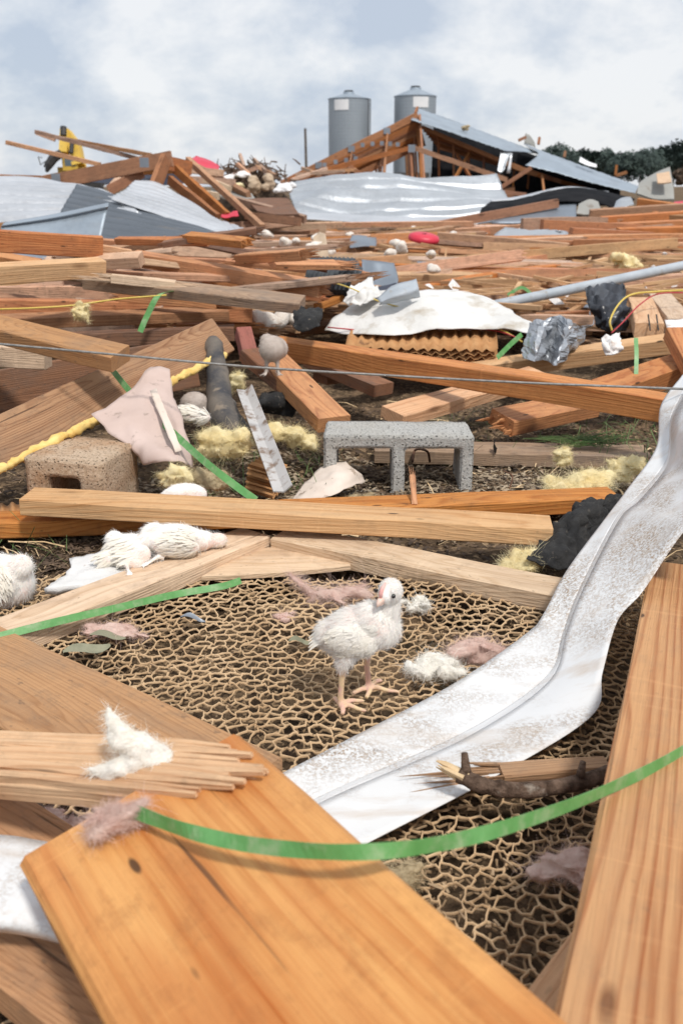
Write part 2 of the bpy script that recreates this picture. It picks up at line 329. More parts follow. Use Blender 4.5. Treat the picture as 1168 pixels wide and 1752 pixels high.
M['block2'] = block_mat('concrete_brown', (0.44, 0.32, 0.22), (0.68, 0.53, 0.39), (0.40, 0.21, 0.10), 0.75)
M['net'] = simple('fibre_net', (0.46, 0.305, 0.17), (0.66, 0.475, 0.29), 14.0, 0.85, 0, 0.4, 0.002, 6, 0.3, 0.7, (0.24, 0.15, 0.085), 30.0, 0.2)
M['net_low'] = simple('fibre_net_low', (0.20, 0.135, 0.078), (0.36, 0.25, 0.15), 14.0, 0.9, 0, 0.4, 0.002, 6, 0.3, 0.7, (0.10, 0.07, 0.045), 30.0, 0.1)  # lower net layer, darker brown than the upper one
M['down'] = fuzzy('white_down', (0.90, 0.87, 0.82), (0.93, 0.91, 0.88), 15, 0.3)
M['feather'] = fuzzy('cream_feathers', (0.92, 0.86, 0.74), (0.93, 0.90, 0.84), 18, 0.25)
M['strand'] = fuzzy('down_strands', (0.93, 0.91, 0.88), (0.95, 0.93, 0.90), 9, 0.45)
M['yellow_wool'] = fuzzy('yellow_wool', (0.90, 0.74, 0.38), (0.95, 0.86, 0.58), 16, 0.2)
M['tan_wool'] = fuzzy('soiled_wool', (0.42, 0.32, 0.19), (0.66, 0.55, 0.36), 16, 0.2)
M['pink_wool'] = fuzzy('pink_wool', (0.74, 0.50, 0.43), (0.84, 0.68, 0.60), 30, 0.2)
M['white_wool'] = fuzzy('white_wool', (0.95, 0.90, 0.80), (0.97, 0.95, 0.90), 24, 0.2)
M['foam'] = simple('yellow_foam', (0.72, 0.45, 0.12), (0.85, 0.64, 0.24), 30.0, 0.8, 0, 0.5, 0.004)
M['green'] = simple('green_strapping', (0.085, 0.27, 0.07), (0.14, 0.36, 0.115), 30.0, 0.45, 0, 0.3, 0.002, 4, 0.3, 0.7, (0.30, 0.40, 0.22), 45.0, 0.5, 0, (0.50, 0.75))
M['wire'] = simple('steel_cable', (0.20, 0.19, 0.18), (0.33, 0.32, 0.30), 60.0, 0.55, 0.4)
M['ywire'] = simple('yellow_wire', (0.62, 0.45, 0.08), (0.70, 0.52, 0.12), 20, 0.5)
M['rwire'] = simple('red_wire', (0.42, 0.03, 0.04), (0.5, 0.05, 0.06), 20, 0.5)
M['pipe'] = simple('grey_conduit', (0.36, 0.40, 0.44), (0.47, 0.51, 0.55), 10, 0.5, 0, 0.15, 0.003, 5, 0.3, 0.7, (0.30, 0.27, 0.23), 14.0, 0.4)
M['tarp'] = simple('white_tarp', (0.62, 0.61, 0.58), (0.76, 0.75, 0.73), 5, 0.6, 0, 0.4, 0.02, 6, 0.3, 0.7, (0.44, 0.38, 0.30), 9.0, 0.3, 0, (0.55, 0.72))
M['card'] = simple('pinkish_facing_paper', (0.50, 0.38, 0.33), (0.62, 0.49, 0.44), 6, 0.7, 0, 0.2, 0.004, 6, 0.3, 0.7, (0.32, 0.25, 0.21), 30.0, 0.2)
M['paper'] = simple('torn_paper', (0.66, 0.55, 0.46), (0.74, 0.64, 0.56), 10, 0.8, 0, 0.3, 0.003, 6, 0.3, 0.7, (0.30, 0.22, 0.16), 38.0, 0.2)
M['crum'] = simple('crumpled_foil', (0.30, 0.32, 0.35), (0.46, 0.49, 0.53), 7, 0.42, 0.5, 0.3, 0.006, 6, 0.3, 0.7, (0.25, 0.18, 0.13), 12.0)
M['black'] = simple('black_plastic', (0.008, 0.009, 0.013), (0.02, 0.022, 0.03), 8, 0.32, 0, 0.3, 0.006)
M['rubber'] = simple('muddy_rubber', (0.055, 0.055, 0.06), (0.17, 0.145, 0.12), 9, 0.75, 0, 0.5, 0.004, 6, 0.4, 0.62, (0.26, 0.21, 0.16), 24.0, 0.3)
M['shingle'] = simple('tar_shingle', (0.010, 0.010, 0.011), (0.030, 0.029, 0.028), 26, 0.9, 0, 0.8, 0.006, 6, 0.35, 0.65, (0.13, 0.11, 0.09), 60.0)
M['angle'] = simple('painted_angle', (0.46, 0.44, 0.42), (0.62, 0.60, 0.58), 8, 0.45, 0.2, 0.3, 0.003, 6, 0.3, 0.7, (0.20, 0.12, 0.07), 32.0, 0.5, 0, (0.50, 0.64))
M['cell'] = simple('brown_cell_pad', (0.42, 0.20, 0.075), (0.55, 0.30, 0.13), 20, 0.85, 0, 0.4, 0.003, 6, 0.3, 0.7, (0.22, 0.11, 0.05), 16.0)
M['cellgrey'] = simple('charcoal_cell_pad', (0.055, 0.065, 0.075), (0.11, 0.125, 0.14), 20, 0.8)
M['bark'] = simple('bark', (0.07, 0.045, 0.032), (0.22, 0.15, 0.11), 55, 0.9, 0, 1.0, 0.006, 6, 0.38, 0.62, (0.40, 0.34, 0.28), 34.0, 0.1)
M['splint'] = simple('bare_split_wood', (0.60, 0.42, 0.23), (0.74, 0.56, 0.34), 30, 0.8, 0, 0.6, 0.003)
M['whitefoam'] = simple('white_foam_board', (0.64, 0.63, 0.61), (0.74, 0.73, 0.72), 14, 0.8, 0, 0.7, 0.006, 6, 0.3, 0.7, (0.35, 0.26, 0.18), 22.0, 0.2, 0, (0.62, 0.72))
M['red'] = simple('red_plastic', (0.55, 0.02, 0.05), (0.66, 0.035, 0.07), 4, 0.45)
M['yellow_paint'] = simple('yellow_paint', (0.68, 0.42, 0.05), (0.74, 0.50, 0.09), 3, 0.5, 0, 0.1, 0.01, 5, 0.3, 0.7, (0.30, 0.20, 0.08), 6.0)
M['darksteel'] = simple('dark_steel', (0.03, 0.03, 0.033), (0.07, 0.065, 0.06), 6, 0.6, 0.3)
M['glass'] = simple('cab_glass', (0.10, 0.14, 0.16), (0.16, 0.20, 0.22), 2, 0.15)
M['whitepaint'] = simple('white_paint', (0.78, 0.79, 0.80), (0.84, 0.84, 0.84), 3, 0.5)
M['navy'] = simple('navy_tarpaulin', (0.012, 0.016, 0.035), (0.025, 0.03, 0.055), 4, 0.5)
M['leaf'] = simple('hazy_tree_leaf', (0.030, 0.050, 0.045), (0.052, 0.078, 0.062), 0.16, 0.8, 0, 0.1, 0.01, 4, 0.35, 0.65)  # distance haze is mixed into this bluish leaf colour
M['trunk'] = simple('tree_bark', (0.07, 0.055, 0.045), (0.12, 0.10, 0.08), 2, 0.9)
M['grass'] = simple('grass_blade', (0.06, 0.12, 0.03), (0.13, 0.19, 0.06), 12, 0.7)
M['straw'] = simple('straw_litter', (0.22, 0.14, 0.08), (0.46, 0.33, 0.20), 9, 0.85)
M['chip'] = simple('dark_litter', (0.03, 0.02, 0.014), (0.15, 0.10, 0.065), 11, 0.9)
M['leafdry'] = simple('grey_green_leaf', (0.20, 0.20, 0.13), (0.30, 0.29, 0.20), 24, 0.8)
M['cone'] = simple('pine_cone', (0.10, 0.075, 0.06), (0.24, 0.19, 0.155), 30, 0.85)
M['skin'] = simple('chick_skin', (0.70, 0.42, 0.32), (0.76, 0.52, 0.40), 30, 0.55, 0, 0.3, 0.001, 5, 0.3, 0.7, None, 40, 0.4, 0.15)
M['beak'] = simple('chick_beak', (0.72, 0.48, 0.40), (0.80, 0.60, 0.50), 60, 0.4, 0, 0.1, 0.001)
M['comb'] = simple('chick_comb', (0.78, 0.40, 0.37), (0.84, 0.52, 0.46), 60, 0.5, 0, 0.3, 0.001)
M['eye'] = simple('chick_eye', (0.006, 0.005, 0.005), (0.012, 0.01, 0.01), 60, 0.08, 0, 0.0, 0.001)
M['plate'] = metal_mat('truss_plate', (0.30, 0.33, 0.37), 0.5, 0.5, 0.1)
M['tanpaper'] = simple('tan_wrap', (0.42, 0.31, 0.21), (0.54, 0.42, 0.30), 3, 0.85)
M['panelgrey'] = simple('grey_panel', (0.27, 0.27, 0.25), (0.36, 0.355, 0.33), 2, 0.8, 0, 0.2, 0.01, 6, 0.3, 0.7, (0.2, 0.17, 0.14), 4.0)
M['cloth'] = simple('white_rag', (0.72, 0.69, 0.67), (0.80, 0.77, 0.75), 20, 0.9, 0, 0.5, 0.004, 6, 0.3, 0.7, (0.5, 0.4, 0.33), 20.0)
M['rust'] = simple('rusty_strip', (0.10, 0.05, 0.03), (0.19, 0.09, 0.05), 30, 0.85)

def chick_mat(name, legs=True):
    m_, t, b = mat_new(name); tcn = t.nodes.new('ShaderNodeTexCoord'); v = tcn.outputs['Object']
    n1 = noise_(t, v, 45.0, 5.0, 0.6); col = mixc(t, maprange(t, n1, 0.3, 0.7, 0, 1), (0.90, 0.85, 0.78), (0.93, 0.91, 0.88))
    n2 = noise_(t, v, 22.0, 3.0, 0.5); col = mixc(t, maprange(t, n2, 0.48, 0.66, 0, 0.75), col, (0.86, 0.62, 0.55))
    n4 = noise_(t, v, 13.0, 4.0, 0.6); col = mixc(t, maprange(t, n4, 0.55, 0.75, 0, 0.45), col, (0.70, 0.58, 0.40))
    sp = t.nodes.new('ShaderNodeSeparateXYZ'); t.links.new(v, sp.inputs[0])
    if legs:
        lg = noise_(t, v, 70.0, 3.0, 0.5); lc = mixc(t, maprange(t, lg, 0.35, 0.65, 0, 1), (0.72, 0.45, 0.36), (0.74, 0.55, 0.33))
        col = mixc(t, maprange(t, math_(t, 'ADD', sp.outputs[2], maprange(t, n1, 0, 1, -0.008, 0.008)), 0.060, 0.074, 1, 0), col, lc)
    t.links.new(col, b.inputs['Base Color']); b.inputs['Roughness'].default_value = 0.85; b.inputs['Specular IOR Level'].default_value = 0.2
    b.inputs['Subsurface Weight'].default_value = 0.12; b.inputs['Subsurface Scale'].default_value = 0.01; b.inputs['Subsurface Radius'].default_value = (1, 0.6, 0.4)
    bump(t, b, noise_(t, v, 240.0, 4.0, 0.7), 0.5, 0.002)
    return m_
M['chick'] = chick_mat('chick_plumage'); M['chick_nolegs'] = chick_mat('chick_plumage_lying', False)

# ------------------------------------------------------------------ boards
def board_mesh(L, d, h, endA='cut', endB='cut', seed=0, bow=0.0, seg=None, ch=0.0025, wob=0.0012):
    rd = random.Random(seed); n = seg or max(3, min(18, int(L / 0.12)))
    mb = MB(); hy, hz = d / 2, h / 2
    prof = [(-hy + ch, -hz), (hy - ch, -hz), (hy, -hz + ch), (hy, hz - ch), (hy - ch, hz), (-hy + ch, hz), (-hy, hz - ch), (-hy, -hz + ch)]
    vs = []; ph = rd.uniform(0, 100)
    for i in range(n + 1):
        u = i / n; x = -L / 2 + L * u; bz = bow * (1 - (2 * u - 1) ** 2); by = bow * 0.5 * math.sin(3 * u + ph)
        for j, (y, z) in enumerate(prof):
            xx = x
            if i == 0: xx += (y / d) * rd.uniform(-.1, .1) * h
            vs.append((xx, y + by + nz(u * 9 + ph, j * 3.1, 1) * wob * 2, z + bz + nz(u * 9 + ph, j * 3.1, 5) * wob * 2))
    fs = []
    for i in range(n):
        for j in range(8):
            a = i * 8 + j; b2 = i * 8 + (j + 1) % 8; fs.append((a, b2, b2 + 8, a + 8))
    fs.append(tuple(reversed(range(8)))); fs.append(tuple(n * 8 + j for j in range(8)))
    mb.add(vs, [tuple(reversed(f)) for f in fs])
    for s, en in ((-1, endA), (1, endB)):
        if en == 'cut': continue
        cnt = {'broken': 11, 'shatter': 20}.get(en, 9); reach = {'broken': 0.07, 'shatter': 0.20}.get(en, 0.06) * (0.6 + d / 0.14 * .5)
        for q in range(cnt):
            y = rd.uniform(-hy, hy) * .92; z = rd.uniform(-hz, hz) * .8; l = reach * rd.uniform(0.25, 1.0) ** 1.3
            sw = d * rd.uniform(0.06, 0.17); sh = h * rd.uniform(0.1, 0.3)
            y = max(-hy + sw / 2, min(hy - sw / 2, y)); z = max(-hz + sh / 2, min(hz - sh / 2, z))
            x0 = s * (L / 2 - 0.01); x1 = s * (L / 2 + l); ty = y + rd.uniform(-.1, .1) * l; tz = z + rd.uniform(-.12, .12) * l
            b0 = [(x0, y - sw / 2, z - sh / 2), (x0, y + sw / 2, z - sh / 2), (x0, y + sw / 2, z + sh / 2), (x0, y - sw / 2, z + sh / 2)]
            b1 = [(x1 * 0.6 + x0 * .4, y * .5 + ty * .5 + a * sw * .35, z * .5 + tz * .5 + c * sh * .35) for a, c in ((-1, -1), (1, -1), (1, 1), (-1, 1))]
            mb.add(b0 + b1 + [(x1, ty, tz)], [(0, 1, 5, 4), (1, 2, 6, 5), (2, 3, 7, 6), (3, 0, 4, 7), (4, 5, 8), (5, 6, 8), (6, 7, 8), (7, 4, 8)])
    return mesh('board', mb.v, mb.f)
BSEED = [100]
def basis(e0, e1, roll, side=None):
    x = (e1 - e0).normalized(); up = Vector((0, 0, 1)); up = (up - x * up.dot(x)).normalized()
    back = up.cross(x); mid = (e0 + e1) / 2 - CP
    if back.dot(Vector((mid.x, mid.y, 0)) if side is None else Vector(side)) < 0: back = -back
    c, s = math.cos(roll), math.sin(roll)
    return x, back * c + up * s, up * c - back * s
def beam(e0, e1, d, h, mat='field', label=None, name='board', roll=0, ends=('cut', 'cut'), cat='board', group=None, bow=0.0, parent=None, ext=(0, 0), ch=0.0025, wob=0.0012, side=None):
    """e0-e1 is the board's upper edge on the camera's side; it is d deep behind that edge and h high below it."""
    e0 = Vector(e0); e1 = Vector(e1); u = (e1 - e0).normalized(); e0 = e0 - u * ext[0]; e1 = e1 + u * ext[1]
    x, bk, up = basis(e0, e1, R(roll), side); c = (e0 + e1) / 2 + bk * d / 2 - up * h / 2
    en = ends
    if x.cross(bk).dot(up) < 0: x = -x; en = (ends[1], ends[0])
    BSEED[0] += 1
    me = board_mesh((e1 - e0).length, d, h, en[0], en[1], BSEED[0], bow, ch=ch, wob=wob)
    o = obj(name, me, W[mat] if isinstance(mat, str) else mat, parent)
    mw = Matrix.Translation(c) @ Matrix((x, bk, up)).transposed().to_4x4()
    o.matrix_basis = mw if parent is None else parent.matrix_basis.inverted() @ mw
    if parent is None: tag(o, label, cat, group)
    return o
def thick_mesh(name, grid, th=0.0, mb=None):
    """a sheet given as rows of points, with real thickness"""
    nr, nc = len(grid), len(grid[0]); top = []; bot = []
    for i in range(nr):
        for j in range(nc):
            p = grid[i][j]; a = grid[min(i + 1, nr - 1)][j] - grid[max(i - 1, 0)][j]; b2 = grid[i][min(j + 1, nc - 1)] - grid[i][max(j - 1, 0)]
            nn = a.cross(b2); nn = nn.normalized() if nn.length > 1e-10 else Vector((0, 0, 1))
            top.append(p + nn * th / 2); bot.append(p - nn * th / 2)
    fs = []; N_ = nr * nc
    for i in range(nr - 1):
        for j in range(nc - 1):
            q = (i * nc + j, i * nc + j + 1, (i + 1) * nc + j + 1, (i + 1) * nc + j); fs.append(tuple(reversed(q))); fs.append(tuple(N_ + k for k in q))
    ring = [j for j in range(nc)] + [i * nc + nc - 1 for i in range(1, nr)] + [(nr - 1) * nc + j for j in range(nc - 2, -1, -1)] + [i * nc for i in range(nr - 2, 0, -1)]
    for k in range(len(ring)): a, b2 = ring[k], ring[(k + 1) % len(ring)]; fs.append((a, b2, N_ + b2, N_ + a))
    if mb is not None: mb.add(top + bot, fs); return None
    return mesh(name, top + bot, fs)
def creased(name, rails, mat, label, cat, nu=60, sub=6, th=.0014, wrinkle=0.0, wf=9.0, steps=None):
    """a folded sheet: smooth along the rails, flat from rail to rail, so that every rail is a crease"""
    C_ = [catmull(r, nu) for r in rails]; c = C_[0][0].copy(); mb = MB()
    for a, b2 in zip(C_[:-1], C_[1:]):
        g_ = []
        for i in range(sub + 1):
            row = []
            for j in range(nu + 1):
                p = a[j].lerp(b2[j], i / sub); h = 0
                if wrinkle: h = wrinkle * noise.fractal(p * wf, 1.0, 2.0, 3) * math.sin(math.pi * i / sub) ** .6
                row.append(p - c + Vector((0, 0, h)))
            g_.append(row)
        thick_mesh(name, g_, th, mb)
    o = mb.build(name, M[mat], None, True); o.location = c; tag(o, label, cat); return o
def sheet(name, rows, mat, label, cat, nu=24, nv=16, th=0.0015, wrinkle=0.0, wf=8.0, corr=0.0, ncorr=0, torn=0.0, parent=None, group=None, smooth=True, seed=0, crumple=0.0, axis=0):
    """rows: control points (rows x columns), spline through both ways"""
    g1 = [catmull(r, nu) for r in rows]
    cols = [catmull([g1[i][j] for i in range(len(rows))], nv) for j in range(nu + 1)]
    grid = [[cols[j][i] for j in range(nu + 1)] for i in range(nv + 1)]
    c = Vector((0, 0, 0))
    for r in grid:
        for p in r: c += p
    c /= (nu + 1) * (nv + 1)
    out = []
    for i in range(nv + 1):
        row = []
        for j in range(nu + 1):
            p = grid[i][j]
            a = grid[min(i + 1, nv)][j] - grid[max(i - 1, 0)][j]; b2 = grid[i][min(j + 1, nu)] - grid[i][max(j - 1, 0)]
            nn = a.cross(b2)
            if nn.length > 1e-9: nn.normalize()
            h = 0.0
            if wrinkle: h += wrinkle * (noise.fractal(p * wf + Vector((seed, seed, 0)), 1.0, 2.0, 3))
            if crumple: h += crumple * (abs(nz(p.x * wf * 1.3 + seed, p.y * wf * 1.3, p.z * wf * 1.3)) * 2 - .5)
            if corr: 
                ph = (i / nv if axis else j / nu) * ncorr; f = ph - math.floor(ph); h += corr * (1.0 if f < 0.14 else (0.0 if f > .28 else 1 - (f - .14) / .14))
            p2 = p + nn * h
            if torn and (i in (0, nv) or j in (0, nu)):
                a2 = (grid[min(max(i, 1), nv - 1)][min(max(j, 1), nu - 1)] - p); p2 = p2 + a2 * (torn * (nz(p.x * 40 + seed, p.y * 40, p.z * 40) * 1.2))
            row.append(p2 - c)
        out.append(row)
    o = obj(name, thick_mesh(name, out, th), M[mat] if isinstance(mat, str) else mat, parent, smooth)
    if parent is None: o.location = c; tag(o, label, cat, group)
    else: o.location = c - parent.location
    return o
def tubeobj(name, pts, r, mat, label, cat, n=8, steps=40, group=None, parent=None, sag=0.0):
    pts = catmull(pts, steps) if len(pts) > 2 else [Vector(pts[0]).lerp(Vector(pts[1]), i / 12) for i in range(13)]
    c = Vector(pts[0]); mb = MB(); mb.tube([p - c for p in pts], r, n); o = mb.build(name, M[mat] if isinstance(mat, str) else mat, parent, True)
    if parent is None: o.location = c; tag(o, label, cat, group)
    return o
def ribbon(name, pts, width, mat, label, cat, wdir=Vector((0, 0, 1)), steps=50, th=0.0008, group=None, twist=0.0, seed=0, wob=0.0):
    pts = catmull(pts, steps); c = pts[0].copy(); vs = []; fs = []
    for i, p in enumerate(pts):
        t = (pts[min(i + 1, steps)] - pts[max(i - 1, 0)]).normalized()
        wd = Vector(wdir); wd = (wd - t * wd.dot(t)).normalized(); nn = t.cross(wd)
        a = twist * i / steps + wob * nz(i * .11 + seed, 3.3); wd2 = wd * math.cos(a) + nn * math.sin(a); n2 = t.cross(wd2)
        for sy, sz in ((-.5, -.5), (.5, -.5), (.5, .5), (-.5, .5)): vs.append(p - c + wd2 * (sy * width) + n2 * (sz * th))
    for i in range(steps):
        for j in range(4):
            a = i * 4 + j; b2 = i * 4 + (j + 1) % 4; fs.append((a, b2, b2 + 4, a + 4))
    fs.append((3, 2, 1, 0)); fs.append(tuple(steps * 4 + j for j in range(4)))
    o = obj(name, mesh(name, vs, fs), M[mat]); o.location = c; tag(o, label, cat, group); return o
def strands_into(mb, pts_nrm, length, width, flow=Vector((0, 0, -.3)), rd=random, curl=0.5, lift=0.3):
    for p, nn in pts_nrm:
        l = length * rd.uniform(.4, 1.2); fl = flow + Vector((rd.uniform(-1, 1), rd.uniform(-1, 1), rd.uniform(-1, 1))) * curl
        d = fl - nn * fl.dot(nn)
        if d.length < 1e-4: d = nn.orthogonal()
        d = (d.normalized() + nn * lift * rd.uniform(.3, 1.5)).normalized()
        s = nn.cross(d)
        s = s.normalized() * width * .5 if s.length > 1e-5 else d.orthogonal().normalized() * width * .5
        mid = p + d * l * .5; tip = mid + (d - nn * lift * .4 + Vector((rd.uniform(-1, 1), rd.uniform(-1, 1), rd.uniform(-1, 1))) * .25) * l * .5
        mb.add([p - s, p + s, mid - s * .8, mid + s * .8, tip], [(0, 1, 3, 2), (2, 3, 4)])
def remeshed(name, mb, voxel, smooth_it=6):
    me = mesh(name, mb.v, mb.f); t = bpy.data.objects.new('tmp', me); COL.objects.link(t)
    r = t.modifiers.new('r', 'REMESH'); r.mode = 'VOXEL'; r.voxel_size = voxel; r.use_smooth_shade = True
    s = t.modifiers.new('s', 'SMOOTH'); s.factor = .5; s.iterations = smooth_it
    bpy.context.view_layer.update(); dg = bpy.context.evaluated_depsgraph_get()
    out = bpy.data.meshes.new_from_object(t.evaluated_get(dg)); out.name = name
    bpy.data.objects.remove(t); bpy.data.meshes.remove(me)
    out.polygons.foreach_set('use_smooth', [True] * len(out.polygons)); return out
def tuft(name, c, size, mat, label, cat='insulation', seed=0, strands=500, sl=0.012, lumps=6, rz=0.0, group=None, sw=0.0007, rough=0.5, fine=30):
    """a torn clump of fibrous wool: one ragged pulled-apart mass with loose fibres"""
    rd = random.Random(seed); mb = MB(); S = max(size)
    for q in range(lumps + 3):
        if q == 0: off = Vector((0, 0, 0)); sc = .6
        else: off = Vector((rd.uniform(-.7, .7) * size[0], rd.uniform(-.65, .65) * size[1], rd.uniform(-.45, .4) * size[2])); sc = rd.uniform(.22, .5)
        mb.ell(off, (size[0] * sc * rd.uniform(.8, 1.5), size[1] * sc * rd.uniform(.8, 1.3), size[2] * sc * rd.uniform(.7, 1.3)), rotm(rd.uniform(-25, 25), rd.uniform(-25, 25), rd.uniform(-50, 50)), 12, 8)
    me = remeshed(name, mb, max(min(size) / 8, S / fine / 1.1), 4); o3 = Vector((seed * 3.1, seed * 1.7, 0)); f1, f2 = 2.4 / S, 7.5 / S
    nr = [v.normal.copy() for v in me.vertices]
    for v, n_ in zip(me.vertices, nr):
        p = v.co; q = Vector((p.x * .5, p.y, p.z))
        v.co = p + n_ * (.7 * noise.fractal(q * f1 + o3, 1.0, 2.0, 2) + .25 * noise.fractal(q * f2 + o3, 1.0, 2.0, 2) - .15) * rough * min(size)
    me.update(); mb = MB(); mb.add([v.co.copy() for v in me.vertices], [tuple(f.vertices) for f in me.polygons]); nb = len(mb.f)
    pn = [(v.co.copy(), v.normal.copy()) for v in me.vertices]; bpy.data.meshes.remove(me)
    for q in range(int(strands * 4)):
        p, nn = pn[rd.randrange(len(pn))]; l = S * rd.uniform(.10, .36) if rd.random() < .92 else S * rd.uniform(.35, .8)
        fl = Vector((rd.gauss(.2, 1), rd.gauss(0, .8), rd.gauss(0, .6))); d = fl - nn * fl.dot(nn)
        if d.length < 1e-4: continue
        d = (d.normalized() + nn * rd.uniform(-.05, .55)).normalized(); tw = Vector((rd.gauss(0, 1), rd.gauss(0, 1), rd.gauss(0, 1))) * .45; ww = sw * rd.uniform(.3, .65); vs = []; pp = p
        for k in range(4):
            s = nn.cross(d); s = s.normalized() * ww * .5 * (1 - k * .22) if s.length > 1e-5 else Vector((ww, 0, 0)); vs += [pp - s, pp + s]; pp = pp + d * l / 3; d = (d + tw * .5 - nn * .22).normalized()
        mb.add(vs, [(0, 1, 3, 2), (2, 3, 5, 4), (4, 5, 7, 6)])
    o = mb.build(name, M[mat]); o.data.polygons.foreach_set('use_smooth', [i < nb for i in range(len(o.data.polygons))])
    o.location = c; o.rotation_euler = (0, 0, rz); tag(o, label, cat, group); return o
def rotm(x=0, y=0, z=0): return Matrix.Rotation(R(z), 3, 'Z') @ Matrix.Rotation(R(y), 3, 'Y') @ Matrix.Rotation(R(x), 3, 'X')
M['strand_soiled'] = fuzzy('soiled_down', (0.55, 0.48, 0.42), (0.68, 0.62, 0.56), 20, 0.3)
M['chick_soiled'] = fuzzy('soiled_chick', (0.50, 0.42, 0.37), (0.64, 0.56, 0.50), 25, 0.1)
LMK = [(724, 412, 'the red feeder pan'), (640, 505, 'the tarp flap'), (800, 530, 'the white tarp'), (1080, 478, 'the grey pipe'), (578, 480, 'the charcoal cooling pad'), (1035, 525, 'the black bag'), (910, 402, 'the pale flattened tin sheet'), (1075, 447, 'the yellow wool lump'), (95, 385, 'the tin trough'), (300, 380, 'the dark tin fold'), (430, 395, 'the tip of the left tin roofing'), (690, 340, 'the bright central sheet'), (950, 372, 'the thick square beam'), (440, 460, 'the left pile'), (380, 500, 'the grey-topped board'), (1130, 365, 'the far right stack'), (505, 415, 'the small white chicks'), (950, 575, 'the crumpled grey metal'), (60, 520, 'the yellow wire at left'), (660, 470, 'the crumpled bluish tin scrap'), (548, 425, 'the dirty tan cloth'), (1120, 550, 'the nailed beam')]
def near_mark(px, py):
    d, x, y, nm = min((((px - a) * .6) ** 2 + ((py - b2) * 1.6) ** 2, a, b2, n) for a, b2, n in LMK)
    h = 'left of' if px < x - 70 else ('right of' if px > x + 70 else ''); v = 'just beyond' if py < y - 8 else ('in front of' if py > y + 8 else 'level with')
    if h and abs(px - x) > 130: return h + ' ' + nm
    return (h if h else v) + ' ' + nm + ('' if not h or v == 'level with' else (', farther off' if v == 'just beyond' else ', nearer'))
M['lath'] = simple('lath_wood', (0.36, 0.18, 0.085), (0.66, 0.44, 0.25), 2.2, 0.8, 0, 0.3, 0.004, 5, 0.32, 0.68, (0.14, 0.07, 0.035), 3.1, 0.2)
M['pale_chip'] = simple('pale_litter', (0.20, 0.15, 0.10), (0.46, 0.37, 0.26), 9, 0.9)
M['chick_far'] = simple('far_chick_down', (0.66, 0.58, 0.50), (0.80, 0.76, 0.70), 18, 0.9, 0, 0.6, 0.01, 5, 0.35, 0.65)

# ================================================================== the setting
def gz(x, y):
    b = 0.0
    fx = max(0.0, 1 - max(0.0, abs(x) - 0.75) / 0.15); fy = max(0.0, 1 - max(0.0, abs(y - 1.0) - 0.72) / 0.12)
    b -= 0.085 * fx * fy
    near = max(0.0, 1 - max(0.0, y - 3.0) / 6.0)
    b += near * (0.022 * noise.fractal(Vector((x * 3.1, y * 3.1, 0)), 1.0, 2.0, 5) + 0.006 * nz(x * 38, y * 38))
    if y > 3: b += min(1.0, (y - 3) / 3) * 0.06 * (nz(x * .9, y * .9, 4) + .4) * max(0.0, 1 - y / 60)
    return b
ys = list(np.arange(-4, 0.2, 0.3)) + list(np.arange(0.2, 3.6, 0.022)) + list(np.arange(3.6, 8, 0.12))
y_ = 8.0
while y_ < 3500: ys.append(y_); y_ *= 1.16
us = np.concatenate([np.linspace(-1, -0.16, 26)[:-1], np.linspace(-0.16, 0.16, 130), np.linspace(0.16, 1, 26)[1:]])
vs = []; fs = []; nc = len(us)
for y in ys:
    hw = 7.0 + max(0.0, y - 3.0) * 1.6
    for u in us:
        x = u * hw; vs.append((x, y, gz(x, y)))
for i in range(len(ys) - 1):
    for j in range(nc - 1): a = i * nc + j; fs.append((a, a + 1, a + nc + 1, a + nc))
g = obj('ground', mesh('ground', vs, fs), M['soil'], None, True); tag(g, 'dark trampled soil and litter under the wreckage', kind='structure')

# loose litter lying on the soil
def litter(name, n, mat, label, cat, regions, ls, ws, seed, lift=0.006, tilt=0.35):
    rd = random.Random(seed); mb = MB()
    for q in range(n):
        x0, x1, y0, y1 = regions[rd.randrange(len(regions))]; x = rd.uniform(x0, x1); y = rd.uniform(y0, y1); z = gz(x, y) + rd.uniform(0, lift)
        a = rd.uniform(0, 6.28); l = rd.uniform(*ls) / 2; w_ = rd.uniform(*ws) / 2; t = rd.uniform(-tilt, tilt)
        d = Vector((math.cos(a) * math.cos(t), math.sin(a) * math.cos(t), math.sin(t))); s = Vector((-math.sin(a), math.cos(a), rd.uniform(-.4, .4))) * w_
        p = Vector((x, y, z + abs(math.sin(t)) * l)); b = Vector((0, 0, rd.uniform(0, .25) * l))
        mb.add([p - d * l - s, p - d * l + s, p + s * .8 + b, p - s * .8 + b, p + d * l - s * .5, p + d * l + s * .5], [(0, 1, 2, 3), (3, 2, 5, 4)])
    o = mb.build(name, M[mat]); tag(o, label, cat, kind='stuff'); return o
litter('pale_litter', 5200, 'pale_chip', 'pale trampled litter around the grey block', 'litter', [(-.35, 1.2, 2.05, 2.75), (-.6, 1.2, 2.1, 2.5)], (0.006, 0.03), (0.003, 0.011), 7, 0.008, .3)
RG = [(-1.1, 1.3, 1.75, 3.3), (-1.1, 1.3, 1.7, 2.6), (-1.0, -0.55, 1.5, 2.0), (-0.2, 1.2, 2.2, 3.4)]
litter('straw_litter', 4200, 'straw', 'pale straw and wood shavings strewn over the soil', 'straw', RG, (0.006, 0.026), (0.0010, 0.003), 3)
litter('dark_litter', 9000, 'chip', 'dark crumbs of bark and litter strewn over the soil', 'litter', RG, (0.006, 0.028), (0.003, 0.012), 4)
litter('wood_splinters', 420, 'splint', 'small pale wood splinters strewn among the boards', 'splinters', RG + [(-3, 3.5, 3, 7)], (0.02, 0.09), (0.002, 0.007), 5, 0.02)
